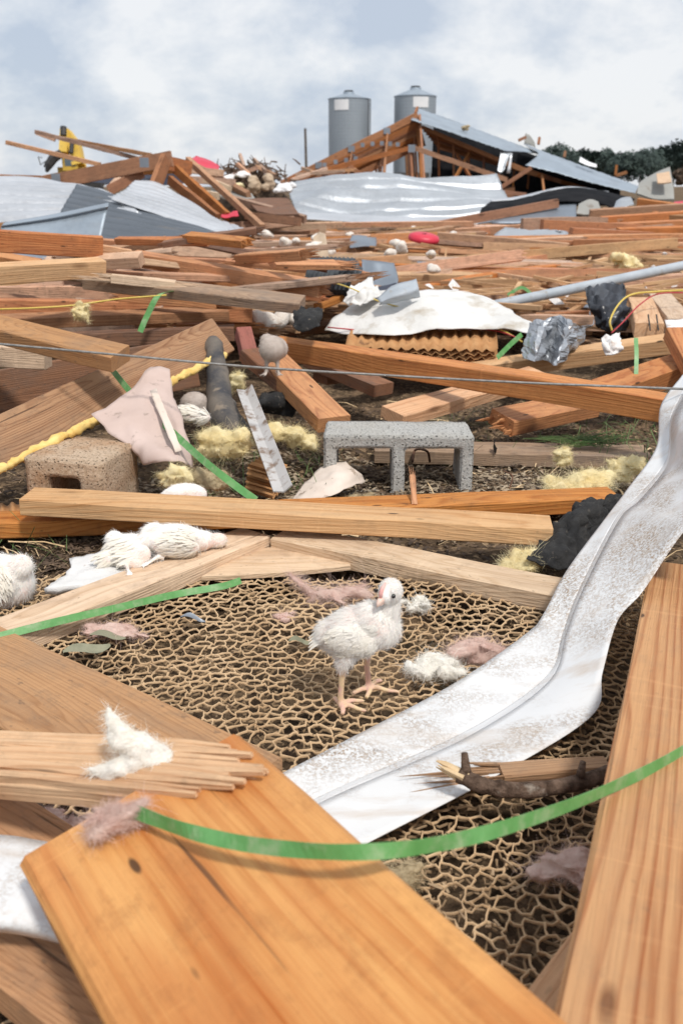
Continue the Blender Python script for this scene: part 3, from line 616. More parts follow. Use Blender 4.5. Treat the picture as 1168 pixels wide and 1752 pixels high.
litter('grass_tufts', 700, 'grass', 'thin green grass blades poking through the litter', 'grass', [(-1.0, -0.6, 1.55, 2.05), (.75, 1.25, 2.35, 2.8), (0.3, 1.2, 2.6, 3.2), (-.5, .0, 2.2, 2.7)], (0.03, 0.11), (0.0015, 0.003), 6, 0.01, 1.1)

# ================================================================== hexagonal net
def net(name, z0, s, jit, wd, ht, seed, mat, x0, x1, y0, y1, und=0.012, drop=0.0, label=None):
    rd = random.Random(seed); mb = MB(); dyh = s * 0.5 / math.cos(R(30)); nodes = {}; edges = []
    nx = int((x1 - x0) / s); ny = int((y1 - y0) / (dyh * 3))
    def node(key, x, y):
        if key not in nodes:
            x += rd.gauss(0, jit) * s; y += rd.gauss(0, jit) * s
            x += 0.3 * s * nz(x * 9, y * 9, seed); y += 0.5 * s * nz(x * 7, y * 7, seed + 5)
            nodes[key] = Vector((x, y, z0 + und * noise.fractal(Vector((x * 4, y * 4, seed)), 1.0, 2.0, 3) + 0.003 * nz(x * 60, y * 60, seed)))
        return key
    for r in range(ny * 2):
        yb = y0 + r * dyh * 1.5 * 1.0
        for c in range(nx):
            xb = x0 + c * s + (s / 2 if r % 2 else 0)
            a = node((r, c, 'b'), xb, yb); b = node((r, c, 't'), xb, yb + dyh); edges.append((a, b))
            if r % 2: cs = (c, c + 1)
            else: cs = (c - 1, c)
            for cc in cs:
                if (r + 1) < ny * 2 and 0 <= cc < nx:
                    xx = x0 + cc * s + (s / 2 if (r + 1) % 2 else 0); e2 = node((r + 1, cc, 'b'), xx, y0 + (r + 1) * dyh * 1.5); edges.append((b, e2))
    for a, b in edges:
        if rd.random() < drop: continue
        p, q = nodes[a], nodes[b]; d = (q - p); d.z = 0
        if d.length < 1e-4: continue
        d.normalize(); sd = Vector((-d.y, d.x, 0)); mid = (p + q) / 2 + sd * rd.gauss(0, .08) * s + Vector((0, 0, rd.gauss(0, .002)))
        vs = []
        for pt, f in ((p - d * wd * .45, 1.2), (p.lerp(mid, .5), .85), (mid, rd.uniform(.6, .95)), (q.lerp(mid, .5), .85), (q + d * wd * .45, 1.2)):
            wq = wd * f * rd.uniform(.75, 1.25) * (1 + .45 * nz(pt.x * 6, pt.y * 6, 2)) / 2; hq = ht * rd.uniform(.7, 1.2)
            vs += [pt - sd * wq * 1.1 - Vector((0, 0, hq)), pt + sd * wq * 1.1 - Vector((0, 0, hq)), pt + sd * wq, pt + sd * wq * .45 + Vector((0, 0, wq * .6)), pt - sd * wq * .45 + Vector((0, 0, wq * .6)), pt - sd * wq]
        fs = []
        for i in range(4):
            for j in range(6):
                a0 = i * 6 + j; b0 = i * 6 + (j + 1) % 6
                if j == 0: continue
                fs.append((a0, b0, b0 + 6, a0 + 6))
        mb.add(vs, fs)
    return mb.build(name, M[mat], None, True)
o = net('hexagonal_netting', 0.028, 0.0228, 0.13, 0.0026, 0.0022, 1, 'net', -0.9, 0.85, 0.35, 1.76, 0.014, 0.012)
tag(o, 'tan hexagonal fibre netting lying flat under the standing chick', 'netting')
o = net('hexagonal_netting', 0.010, 0.0245, 0.18, 0.0028, 0.002, 9, 'net_low', -0.9, 0.85, 0.35, 1.76, 0.012, 0.35)
tag(o, 'brown lower layer of netting seen through the tan netting', 'netting')

rd = random.Random(15); mb = MB()
for q in range(2600):
    x = rd.uniform(-.85, .8); y = rd.uniform(.4, 1.74)
    if noise.noise(Vector((x * 5, y * 5, 3))) < rd.uniform(-.5, .35): continue
    z = rd.uniform(.0, .034); a = rd.uniform(0, 6.28); l = rd.uniform(.004, .02); d = Vector((math.cos(a), math.sin(a), rd.uniform(-.4, .4))) * l / 2; mb.bar(Vector((x, y, z)) - d, Vector((x, y, z)) + d, rd.uniform(.001, .004), rd.uniform(.0006, .002))
tag(mb.build('chaff', M['straw']), 'brown chaff and crumbs caught in the hexagonal netting', 'litter', kind='stuff')

# ================================================================== foreground boards
P1 = G(30, 1470, .2); u = Vector((.69, -1.035, .068)).normalized()
beam(P1, P1 + u * 1.15, .232, .04, 'gold', 'wide golden pine plank filling the bottom foreground, end toward the splintered board', 'wide_plank', roll=13, ch=.006, ext=(0, 0))
beam(G(-153, 1157, .066), G(313, 1425, .066), .185, .036, 'brown', 'dull brown flat plank under the splintered board at left', 'plank', ext=(.3, -.01))
beam(G(1108, 985, .13), V(945, 1752, .62), .19, .04, 'straight', 'long straight-grained plank running down the right edge', 'plank', side=(1, 0, 0), ext=(.1, .35), ch=.004)
beam(G(882, 1716, .085), G(1010, 1552, .085), .14, .038, 'fresh', 'short board tucked under the long right-hand plank near the bottom', side=(1, 0, 0), ext=(.3, .25))
beam(G(-40, 1652, .10), G(260, 1900, .10), .18, .04, 'brown', 'muddy plank in the bottom left corner beneath the white sheet', 'plank', ext=(.2, .3))
# splintered board: a bundle of torn fibres ending in a ragged point
def splintered():
    e0 = G(-60, 1322, .172); e1 = G(425, 1360, .262); x, bk, up = basis(e0, e1, R(8)); L = (e1 - e0).length; rd = random.Random(12); mb = MB(); d = .074; h = .03; n = 12
    for i in range(n):
        for layer in range(3):
            yc = d * (i + .5) / n; wd = d / n * rd.uniform(1.1, 1.6); zc = -h * (layer + .5) / 3 + (rd.uniform(-.003, .002) if layer == 0 else 0)
            tip = L * (1.03 - abs((i / n) - .45) * rd.uniform(.2, .5) - rd.uniform(0, .09) - layer * .04); st = -.25
            pts = []
            for k in range(9):
                f = k / 8; xx = st + (tip - st) * f; tp = 1 if f < .9 else max(.45, 1 - (f - .9) / .1 * .6)
                pts.append((xx, yc + .004 * nz(xx * 6, i * .7, layer) + (f > .85) * rd.uniform(-.002, .002), zc + .0022 * nz(xx * 9 + i * 3, i, layer), wd * tp, h / 3 * 1.1 * tp))
            vs = []; fs = []
            for (xx, yy, zz, a, b) in pts:
                for sy, sz in ((-.5, -.5), (.5, -.5), (.5, .35), (0, .62), (-.5, .35)): vs.append((xx, yy + sy * a, zz + sz * b))
            for k in range(8):
                for j in range(5): q = k * 5 + j; r = k * 5 + (j + 1) % 5; fs.append((q, r, r + 5, q + 5))
            fs.append(tuple(8 * 5 + j for j in range(5))); mb.add(vs, fs)
    o = mb.build('splintered_board', W['fresh'])
    o.matrix_basis = Matrix.Translation(e0) @ Matrix((x, bk, up)).transposed().to_4x4()
    tag(o, 'splintered pale board with a ragged pointed tip and fluff on it', 'board')
splintered()
def fluff_wisp():
    c = V(250, 1318, .93); mb = MB(); k0 = .925
    ch = [(186, 1216, .004), (190, 1228, .006), (197, 1242, .0085), (206, 1256, .011), (218, 1268, .013), (235, 1278, .0145), (252, 1290, .015), (262, 1304, .016), (240, 1312, .016), (215, 1318, .014), (195, 1322, .011), (172, 1320, .007), (155, 1316, .004), (280, 1322, .015), (300, 1338, .012), (322, 1350, .009), (345, 1362, .006), (265, 1340, .013), (230, 1342, .011), (250, 1365, .008), (290, 1362, .009)]
    for (px, py, r) in ch: mb.ell(V(px, py, k0) - c, (r * 1.35, r * .9, r), None, 10, 8)
    me = remeshed('insulation_tuft', mb, .0028, 6); nr = [v.normal.copy() for v in me.vertices]
    for v, n_ in zip(me.vertices, nr): v.co += n_ * (.0035 * noise.fractal(Vector((v.co.x * 45, v.co.y * 45, v.co.z * 80)), 1.0, 2.0, 4))
    me.update(); pn = [(v.co.copy(), v.normal.copy()) for v in me.vertices]; m2 = MB(); m2.add([p for p, _ in pn], [tuple(f.vertices) for f in me.polygons]); nb = len(m2.f); rd = random.Random(3)
    strands_into(m2, [pn[rd.randrange(len(pn))] for _ in range(2600)], .016, .00035, Vector((-.2, 0, -.2)), rd, .9, .35)
    bpy.data.meshes.remove(me); o = m2.build('insulation_tuft', M['white_wool']); o.data.polygons.foreach_set('use_smooth', [i < nb for i in range(len(o.data.polygons))]); o.location = c; tag(o, 'white wispy fluff with an upright tip, draped on the splintered board', 'insulation')
fluff_wisp()
tuft('insulation_tuft', G(200, 1400, .235), (.04, .016, .006), 'pink_wool', 'pale pink fibres hanging over the corner of the wide golden plank', seed=6, strands=1500, sl=.028, lumps=4, rough=.9, sw=.0005)
tuft('insulation_tuft', G(85, 1405, .06), (.042, .026, .013), 'pink_wool', 'pinkish fibre clump beside the pine cone at left', seed=8, strands=700, sl=.02, lumps=5, rough=.9)

# boards around the netting
beam(G(-30, 1112, .062), G(462, 917, .062), .089, .038, 'tan', 'pale tan stud running from the left edge up to the joint above the chick', 'stud', ext=(.15, 0))
beam(G(464, 920, .062), G(946, 1018, .062), .089, .038, 'tan', 'pale tan stud from the joint to the white flashing behind the chick', 'stud', ext=(0, .05))
sheet('plywood_scrap', [[G(345, 990, .036), G(470, 984, .036), G(600, 972, .036)], [G(420, 945, .036), G(490, 938, .036), G(590, 945, .036)]], W['tan'], 'thin triangular plywood offcut under the joint of two tan studs', 'plywood', 6, 6, .009, smooth=False)
beam(G(32, 854, .128), G(946, 906, .108), .089, .038, 'fresh', 'long pale stud lying level across the picture in front of the blocks', 'stud')
beam(G(-30, 897, .062), G(1062, 851, .062), .089, .038, 'orange', 'orange stud mostly hidden under the long level pale stud', 'stud', ext=(.2, 0))
# ground-level board behind the grey block
beam(G(640, 770, .045), G(1115, 782, .045), .13, .04, 'weather', 'grey-brown weathered plank on the ground behind the grey block', 'plank')

# pile at left
beam(V(-60, 834, 2.12), V(402, 598, 2.9), .12, .042, 'oldpine', 'wide brown plank tilted at left with yellow foam along its lower edge', 'plank', roll=52, ext=(.1, 0))
beam(V(-40, 640, 2.75), V(330, 578, 3.25), .05, .17, 'dark', 'deep weathered beam behind the foam-edged plank at left', 'timber', roll=-8)
beam(V(-40, 590, 2.62), V(75, 597, 2.62), .07, .06, 'tan', 'short square-ended stub resting on the weathered beam at left edge', 'stub')
beam(V(-40, 556, 2.45), V(190, 612, 2.35), .089, .042, 'brown', 'narrow board at left with a blunt end below the green strap', roll=12, ends=('cut', 'cut'))
beam(V(-40, 392, 3.35), V(177, 406, 3.5), .05, .078, 'orange', 'topmost beam of the left pile, square end facing right', 'timber', roll=4)
beam(V(-40, 458, 3.05), V(182, 446, 3.35), .06, .062, 'fresh', 'second beam of the left pile with a knotted face and cut end', 'timber', roll=10)
beam(V(168, 418, 3.56), V(226, 428, 3.6), .05, .06, 'fresh', 'broken stub sticking out behind the topmost beam of the left pile', 'stub', ends=('cut', 'broken'))
beam(V(140, 478, 3.32), V(512, 520, 3.2), .09, .038, 'weather', 'grey-topped board sloping right from the left pile', roll=14, ends=('broken', 'cut'))
beam(V(222, 432, 3.75), V(545, 486, 3.5), .06, .055, 'orange', 'orange board slanting right out of the left pile with broken tip', roll=8, ends=('cut', 'broken'))
beam(V(190, 470, 3.25), V(300, 482, 3.28), .05, .03, 'tan', 'shattered pale splinter bundle at the broken joint of the left pile', 'splinter', ends=('shatter', 'shatter'))
beam(V(-40, 512, 3.5), V(432, 520, 3.7), .06, .075, 'orange', 'level orange board crossing behind the yellow wire at left', roll=2)
beam(V(-40, 548, 3.35), V(392, 532, 3.55), .09, .04, 'field', 'level brown board just below the orange one at left', roll=6)
beam(V(-40, 492, 3.8), V(330, 486, 3.9), .06, .06, 'field', 'level brown board behind the left pile, second from its top', roll=0)
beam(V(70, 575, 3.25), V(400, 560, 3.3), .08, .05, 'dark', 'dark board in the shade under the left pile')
beam(V(405, 560, 3.05), V(418, 610, 3.0), .05, .05, 'red', 'short reddish post stub leaning in the middle behind the tube', 'post', side=(1, 0, 0))
beam(V(436, 604, 3.0), V(545, 716, 2.62), .10, .045, 'orange', 'orange-brown board pointing at the grey block from the pile', side=(1, .3, 0))
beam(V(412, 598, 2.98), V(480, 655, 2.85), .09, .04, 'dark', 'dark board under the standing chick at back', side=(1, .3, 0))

rdp = random.Random(33)
for q in range(46):
    py = 398 + 165 * (q + rdp.random()) / 46; px = rdp.uniform(-20, 540); k = rdp.uniform(3.5, 4.6); w_ = rdp.uniform(90, 260); sl_ = rdp.gauss(.02, .10)
    mt = rdp.choice(['field', 'orange', 'field', 'pale', 'dark']); hh = rdp.choice([.03, .038, .045, .025])
    lb_ = '%s %s board behind left pile, %s' % ('long' if w_ > 190 else 'short', {'field': 'brown', 'orange': 'orange', 'pale': 'pale', 'dark': 'dark'}[mt], near_mark(px, py).split(',')[0])
    beam(V(px - w_ / 2, py - sl_ * w_ / 2, k + rdp.uniform(-.2, .2)), V(px + w_ / 2, py + sl_ * w_ / 2, k + rdp.uniform(-.2, .2)), rdp.choice([.06, .05, .035]), hh, mt, lb_, group='boards tangled behind the left pile', roll=rdp.uniform(-15, 25), ends=(rdp.choice(['cut', 'broken']), rdp.choice(['cut', 'broken', 'shatter'])))
# big orange beam and the boards under it
beam(V(470, 583, 3.15), V(1150, 688, 2.5), .06, .068, 'strong', 'heavy orange beam slanting down to the white flashing at right', 'timber', roll=8, ext=(.02, .1), bow=.006)
beam(V(690, 712, 2.75), V(880, 658, 3.1), .09, .04, 'fresh', 'short board poking out beneath the heavy orange beam, middle', roll=12, ext=(0, .2))
beam(V(880, 722, 2.78), V(1030, 690, 3.0), .10, .05, 'orange', 'cracked board lying under the heavy orange beam at right', roll=14, ends=('broken', 'cut'))
beam(V(800, 630, 3.5), V(1148, 580, 3.4), .07, .06, 'fresh', 'board wrapped with a white rag behind the heavy orange beam', roll=10)
beam(V(1050, 668, 3.0), V(1200, 618, 3.2), .10, .07, 'orange', 'thick board slanting up to the right edge beside the dangling strap', roll=12)
st = beam(V(1086, 552, 3.5), V(1075, 508, 4.3), .105, .06, 'fresh', 'square-ended beam pointing at the camera with two nails', 'timber', side=(1, 0, 0))
for px in (1108, 1122):
    a = V(px, 538, 3.49); mb = MB(); mb.tube([a, a + Vector((.004, -.03, -.055))], .0028, 6); n_ = mb.build('nail', M['darksteel']); n_.parent = st; n_.matrix_basis = st.matrix_basis.inverted()
beam(V(1142, 545, 3.6), V(1110, 502, 4.4), .10, .05, 'tan', 'pale board lying beside the nailed beam at the right edge', side=(1, 0, 0))
beam(V(1140, 560, 3.2), V(1215, 700, 2.9), .09, .05, 'orange', 'board dropping out of the right edge behind the flashing', side=(1, 0, 0))
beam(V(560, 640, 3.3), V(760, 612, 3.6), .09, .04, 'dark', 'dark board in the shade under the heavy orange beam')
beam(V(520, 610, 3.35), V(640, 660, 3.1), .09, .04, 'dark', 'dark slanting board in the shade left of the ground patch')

# ================================================================== concrete blocks
def block(name, xs, zs, dep, holes, mat, label):
    bm = bmesh.new(); idx = {}
    sub = 4
    def fine(a): 
        o = []
        for i in range(len(a) - 1): o += [a[i] + (a[i + 1] - a[i]) * k / sub for k in range(sub)]
        return o + [a[-1]]
    X = fine(xs); Z = fine(zs); Y = [dep * k / 8 for k in range(9)]
    def vert(i, k, y):
        key = (i, k, y)
        if key not in idx: idx[key] = bm.verts.new((X[i], Y[y], Z[k]))
        return idx[key]
    solid = lambda i, k: 0 <= i < len(X) - 1 and 0 <= k < len(Z) - 1 and (i // sub, k // sub) not in holes
    for i in range(len(X) - 1):
        for k in range(len(Z) - 1):
            if not solid(i, k): continue
            bm.faces.new([vert(i, k, 0), vert(i + 1, k, 0), vert(i + 1, k + 1, 0), vert(i, k + 1, 0)])
            bm.faces.new([vert(i, k, 8), vert(i, k + 1, 8), vert(i + 1, k + 1, 8), vert(i + 1, k, 8)])
            for di, dk, e in ((-1, 0, ((i, k), (i, k + 1))), (1, 0, ((i + 1, k + 1), (i + 1, k))), (0, -1, ((i + 1, k), (i, k))), (0, 1, ((i, k + 1), (i + 1, k + 1)))):
                if not solid(i + di, k + dk):
                    for y in range(8): bm.faces.new([vert(*e[0], y), vert(*e[1], y), vert(*e[1], y + 1), vert(*e[0], y + 1)])
    bmesh.ops.recalc_face_normals(bm, faces=bm.faces)
    ed = [e for e in bm.edges if len(e.link_faces) == 2 and e.calc_face_angle() > 1]
    bmesh.ops.bevel(bm, geom=ed, offset=.004, segments=2, affect='EDGES')
    for v in bm.verts: v.co += v.normal * (.0022 * noise.fractal(v.co * 45, 1.0, 2.0, 3))
    me = bpy.data.meshes.new(name); bm.to_mesh(me); bm.free()
    o = obj(name, me, M[mat], None, True); tag(o, label, 'concrete block'); return o
b1 = block('concrete_block', [0, .034, .178, .212, .356, .39], [0, .034, .156, .19], .19, {(1, 1), (3, 1)}, 'block', 'grey two-core concrete block lying on its side, cores facing the camera')
p = V(553, 746, 2.42); b1.location = (p.x, p.y, p.z - .19); b1.rotation_euler = (R(-2), 0, R(-1.5))
b2 = block('concrete_block', [0, .055, .135, .19], [0, .05, .146, .19], .2, {(1, 1)}, 'block2', 'brownish concrete block half hidden behind the long level stud at left')
p = V(38, 781, 2.14); b2.location = (p.x, p.y, p.z - .19); b2.rotation_euler = (0, R(1), R(-12))

# ================================================================== white flashing
def rail(pts): return [G(px, py, z) for px, py, z in pts]
FL = [
 rail([(1168, 640, .30), (1130, 693, .255), (1122, 765, .20), (1074, 835, .165), (1034, 888, .14), (969, 976, .112), (929, 1051, .083), (900, 1084, .062), (774, 1171, .046), (584, 1271, .045), (470, 1330, .045), (340, 1398, .045)]),
 rail([(1180, 652, .30), (1148, 712, .255), (1140, 785, .20), (1092, 848, .172), (1056, 882, .158), (994, 1001, .118), (965, 1075, .080), (936, 1156, .050), (800, 1250, .040), (584, 1346, .039), (470, 1402, .039), (372, 1452, .039)]),
 rail([(1182, 655, .306), (1150, 716, .261), (1143, 789, .206), (1096, 853, .178), (1059, 888, .164), (997, 1007, .124), (968, 1082, .086), (939, 1165, .056), (803, 1259, .046), (587, 1355, .045), (473, 1411, .045), (375, 1461, .045)]),
 rail([(1290, 760, .36), (1275, 820, .33), (1250, 860, .30), (1210, 888, .265), (1168, 910, .235), (1099, 1011, .158), (1056, 1061, .128), (1030, 1150, .092), (1012, 1224, .068), (844, 1330, .055), (614, 1450, .05), (500, 1515, .05)]),
]
creased('metal_flashing', FL, 'flash', 'long white metal flashing bent in the middle, sweeping from right edge to centre', 'flashing', 90, 8, .0014, .0025, 12.0)
sheet('white_sheet', [[G(-60, 1425, .15), G(40, 1432, .15), G(140, 1455, .14)], [G(-60, 1500, .15), G(40, 1520, .152), G(140, 1535, .14)], [G(-60, 1575, .145), G(40, 1583, .14), G(150, 1610, .13)], [G(-60, 1590, .125), G(40, 1598, .12), G(150, 1625, .11)]], 'flash2', 'dirty white metal sheet under the corner of the wide golden plank', 'sheet', 16, 16, .0012, .003, 12)

# ================================================================== straps, cable, wires
WD = Vector((0, .45, .9))
ribbon('green_strap', [G(228, 1388, .24), G(330, 1424, .258), G(450, 1448, .275), G(610, 1458, .295), G(760, 1442, .28), G(900, 1404, .25), G(1040, 1350, .222), G(1168, 1285, .205), G(1300, 1200, .2)], .0125, 'green', 'green plastic strap curving across the bottom foreground', 'strap', WD, 90, wob=.8)
ribbon('green_strap', [G(-40, 1099, .066), G(100, 1063, .067), G(200, 1040, .052), G(300, 1017, .038), G(380, 1003, .036), G(412, 993, .036)], .0135, 'green', 'green plastic strap lying along the left tan stud by the netting', 'strap', Vector((0, .7, .7)), 40, wob=.4, seed=4)
ribbon('green_strap', [V(186, 625, 2.5), V(235, 684, 2.42), V(285, 730, 2.3), V(345, 785, 2.15), V(395, 825, 2.1), V(438, 856, 2.06)], .017, 'green', 'green plastic strap running down behind the pinkish paper to the level stud', 'strap', Vector((.7, 0, .7)), 40, wob=.5, seed=7)
ribbon('green_strap', [V(240, 568, 3.2), V(252, 540, 3.2), V(272, 505, 3.2), V(300, 498, 3.3)], .02, 'green', 'short green strap standing up out of the left pile', 'strap', Vector((1, 0, .2)), 20, seed=9)
ribbon('green_strap', [V(1087, 578, 3.15), V(1088, 610, 3.12), V(1087, 650, 3.1)], .014, 'green', 'green strap dangling beside the thick board at right', 'strap', Vector((1, 0, 0)), 16, seed=11)
ribbon('green_strap', [V(850, 612, 3.3), V(872, 590, 3.35), V(892, 572, 3.4)], .018, 'green', 'green strap scrap left of the crumpled grey metal', 'strap', Vector((.7, .2, -.7)), 16, seed=12)
ribbon('green_strap', [V(868, 505, 4.6), V(890, 492, 4.6), V(905, 500, 4.6), V(912, 512, 4.6)], .016, 'green', 'curled green strap scrap among boards above the white tarp', 'strap', Vector((0, .3, 1)), 16, seed=13)
tubeobj('steel_cable', [V(-60, 583, 2.35), V(190, 606, 2.3), V(420, 627, 2.28), (V(640, 641, 2.27)), V(900, 655, 2.27), V(1130, 664, 2.3), V(1230, 668, 2.32)], 0.003, 'wire', 'taut grey steel cable stretched across the whole picture', 'cable', 8, 60)
tubeobj('yellow_wire', [V(-30, 530, 3.1), V(60, 527, 3.1), V(130, 522, 3.15), V(200, 512, 3.2), V(285, 505, 3.2)], .0032, 'ywire', 'yellow wire trailing over the boards at left', 'wire', 6)
tubeobj('yellow_wire', [V(546, 476, 3.5), V(600, 493, 3.75), V(650, 516, 3.75), (V(720, 533, 3.75)), V(800, 544, 3.75), V(860, 566, 3.6), V(893, 585, 3.42)], .003, 'ywire', 'yellow wire draped across the white tarp', 'wire', 6)
tubeobj('yellow_wire', [V(1046, 566, 3.6), V(1043, 548, 3.6), V(1058, 520, 3.65), V(1080, 504, 3.7), V(1120, 499, 3.8), V(1200, 495, 3.9)], .004, 'ywire', 'yellow wire looping beside the black bag', 'wire', 6)
tubeobj('red_wire', [V(1045, 570, 3.62), V(1066, 550, 3.65), V(1095, 520, 3.7), V(1130, 502, 3.85), V(1200, 502, 3.9)], .003, 'rwire', 'red wire running beside the looping yellow wire', 'wire', 6)
tubeobj('red_wire', [V(560, 560, 3.7), V(640, 566, 3.7), V(740, 563, 3.7), V(840, 565, 3.65), V(890, 580, 3.45)], .003, 'rwire', 'thin red wire along the lower edge of the white tarp', 'wire', 6)
tubeobj('grey_pipe', [V(838, 524, 4.25), V(1190, 450, 4.6)], .0235, 'pipe', 'grey plastic conduit pipe slanting up to the right edge', 'pipe', 12)

# ================================================================== middle-ground scraps
sheet('white_tarp', [[V(556, 566, 3.75), V(650, 572, 3.6), V(740, 566, 3.6), V(840, 564, 3.6), V(918, 570, 3.5)],
  [V(575, 540, 3.8), V(650, 535, 3.72), V(740, 530, 3.7), V(840, 535, 3.7), V(910, 552, 3.6)],
  [V(610, 512, 3.95), V(660, 505, 3.9), V(740, 502, 3.85), V(820, 508, 3.85), V(890, 540, 3.7)],
  [V(640, 500, 4.1), V(680, 498, 4.1), V(740, 494, 4.1), V(800, 500, 4.1), V(870, 528, 3.9)]], 'tarp', 'white plastic tarp draped over boards in the middle distance', 'tarp', 60, 36, .002, .016, 5, torn=.3)
sheet('white_tarp_flap', [[V(588, 520, 3.8), V(598, 490, 3.85), V(630, 474, 3.95)], [V(602, 520, 3.75), V(615, 498, 3.8), V(642, 488, 3.9)], [V(625, 522, 3.72), V(640, 508, 3.75), V(655, 506, 3.8)]], 'tarp', 'upright torn flap at the left end of the white tarp', 'tarp', 22, 22, .002, .015, 16, torn=.9, crumple=.02)
sheet('plastic_wrap', [[V(645, 512, 3.7), V(670, 490, 3.72), V(712, 478, 3.75)], [V(650, 518, 3.66), V(680, 505, 3.64), V(716, 494, 3.68)], [V(648, 522, 3.7), V(690, 515, 3.7), V(718, 508, 3.75)]], 'pipe', 'grey curled plastic strip lying on top of the white tarp', 'plastic strip', 12, 10, .002, .004, 20)
sheet('crumpled_metal', [[V(890, 612, 3.35), V(898, 575, 3.38), V(905, 552, 3.42)], [V(915, 618, 3.25), V(925, 570, 3.3), V(932, 545, 3.38)], [V(930, 614, 3.38), V(945, 580, 3.42), V(958, 540, 3.46)], [V(950, 626, 3.24), V(962, 585, 3.28), V(975, 550, 3.36)], [V(968, 610, 3.4), V(985, 585, 3.42), V(1002, 558, 3.48)], [V(975, 600, 3.5), V(995, 575, 3.52), V(1012, 545, 3.56)]], 'crum', 'crumpled grey sheet metal standing on the heavy orange beam', 'sheet metal', 20, 30, .002, .012, 16, crumple=.016, smooth=False)
sheet('black_bag', [[V(1000, 492, 4.1), V(1030, 486, 4.2), V(1068, 490, 4.15)], [V(1005, 520, 3.95), V(1035, 515, 3.9), V(1072, 520, 3.95)], [V(1015, 545, 3.9), V(1040, 545, 3.85), V(1068, 550, 3.9)], [V(1022, 562, 3.9), V(1040, 568, 3.85), V(1066, 566, 3.9)]], 'black', 'black plastic bag stuffed between boards below the grey pipe', 'bag', 20, 20, .003, .02, 18, crumple=.02)
sheet('white_rag', [[V(1028, 580, 3.3), V(1045, 572, 3.33), V(1058, 572, 3.36)], [V(1030, 595, 3.25), V(1046, 588, 3.25), V(1062, 588, 3.27)], [V(1036, 608, 3.25), V(1050, 606, 3.24), V(1062, 602, 3.27)]], 'cloth', 'white rag tied round the board behind the orange beam', 'rag', 18, 18, .003, .012, 30, torn=.8, crumple=.01)
sheet('white_rag', [[V(1136, 548, 3.3), V(1160, 545, 3.3), V(1190, 540, 3.3)], [V(1140, 562, 3.25), V(1165, 566, 3.22), V(1195, 560, 3.25)]], 'cloth', 'white torn cloth at the right edge beside the nailed beam', 'rag', 12, 10, .003, .01, 20)
sheet('facing_paper', [[V(160, 706, 2.32), V(215, 672, 2.4), V(258, 632, 2.5), V(290, 634, 2.5)], [V(180, 735, 2.3), V(225, 712, 2.33), V(272, 690, 2.38), V(300, 685, 2.44)], [V(225, 768, 2.26), V(255, 755, 2.26), V(290, 742, 2.3), V(318, 740, 2.36)], [V(250, 793, 2.25), V(280, 792, 2.2), V(310, 795, 2.2), V(332, 800, 2.28)]], 'card', 'pinkish torn insulation facing paper leaning above the brownish block', 'paper', 24, 24, .002, .010, 11, torn=.5, crumple=.008)
sheet('tape_strip', [[V(256, 668, 2.375), V(276, 716, 2.29), V(300, 772, 2.205)], [V(268, 664, 2.38), V(288, 712, 2.295), V(312, 770, 2.215)]], 'paper', 'cream tape strip down the middle of the pinkish facing paper', 'tape', 14, 4, .001, .003, 18, torn=.5)
sheet('torn_paper', [[G(498, 856, .025), G(530, 818, .05), G(560, 794, .075), G(592, 788, .085)], [G(506, 860, .03), G(545, 832, .055), G(582, 812, .075), G(610, 806, .07)], [G(515, 864, .025), G(560, 850, .045), G(598, 834, .05), G(628, 824, .03)]], 'paper', 'off-white torn paper curled on the ground left of the grey block', 'paper', 24, 20, .001, .004, 18, torn=1.0, crumple=.003)
sheet('tar_shingle', [[G(900, 968, .06), G(950, 970, .06), G(985, 975, .05)], [G(930, 925, .08), G(970, 915, .10), G(1010, 920, .07)], [G(960, 890, .09), G(1005, 875, .115), G(1045, 880, .07)], [G(1000, 862, .07), G(1040, 850, .08), G(1075, 852, .06)]], 'shingle', 'black ragged tar paper scrap beside the white flashing', 'tar paper', 44, 44, .003, .016, 24, torn=.9, crumple=.009)
sheet('tar_shingle', [[V(500, 560, 3.0), V(505, 535, 3.1), V(515, 528, 3.2)], [V(520, 568, 2.95), V(525, 540, 3.0), V(535, 530, 3.12)], [V(548, 558, 3.0), V(550, 540, 3.05), V(552, 528, 3.15)]], 'shingle', 'black curled shingle scrap at the left end of the orange beam', 'tar paper', 14, 14, .004, .02, 18, torn=.6)
sheet('tar_shingle', [[G(432, 712, .12), G(465, 706, .12), G(500, 716, .1)], [G(440, 690, .16), G(470, 680, .17), G(505, 690, .14)], [G(455, 672, .16), G(480, 665, .16), G(500, 668, .15)]], 'shingle', 'dark layered shingle scraps behind the metal angle', 'tar paper', 16, 16, .004, .02, 18, torn=.6)
# metal angle: two flanges folded along one edge
mb = MB(); a0 = V(420, 668, 2.62); a1 = V(486, 842, 2.12); ax = (a1 - a0).normalized(); s1 = (Vector((-.8, -.25, .1)) - ax * Vector((-.8, -.25, .1)).dot(ax)).normalized(); s2 = (Vector((.45, .5, .6)) - ax * Vector((.45, .5, .6)).dot(ax)).normalized()
for sd in (s1, s2):
    nn = ax.cross(sd).normalized() * .0016
    for k in range(8):
        q0 = a0.lerp(a1, k / 8); q1 = a0.lerp(a1, (k + 1) / 8); vs = []
        for q in (q0, q1): vs += [q - nn - a0, q + sd * .025 - nn - a0, q + sd * .025 + nn - a0, q + nn - a0]
        mb.add(vs, [(0, 1, 5, 4), (1, 2, 6, 5), (2, 3, 7, 6), (3, 0, 4, 7)] + ([(3, 2, 1, 0)] if k == 0 else []) + ([(4, 5, 6, 7)] if k == 7 else []))
o = mb.build('metal_angle', M['angle']); o.location = a0; tag(o, 'narrow whitish metal angle strip leaning toward the camera', 'metal angle')
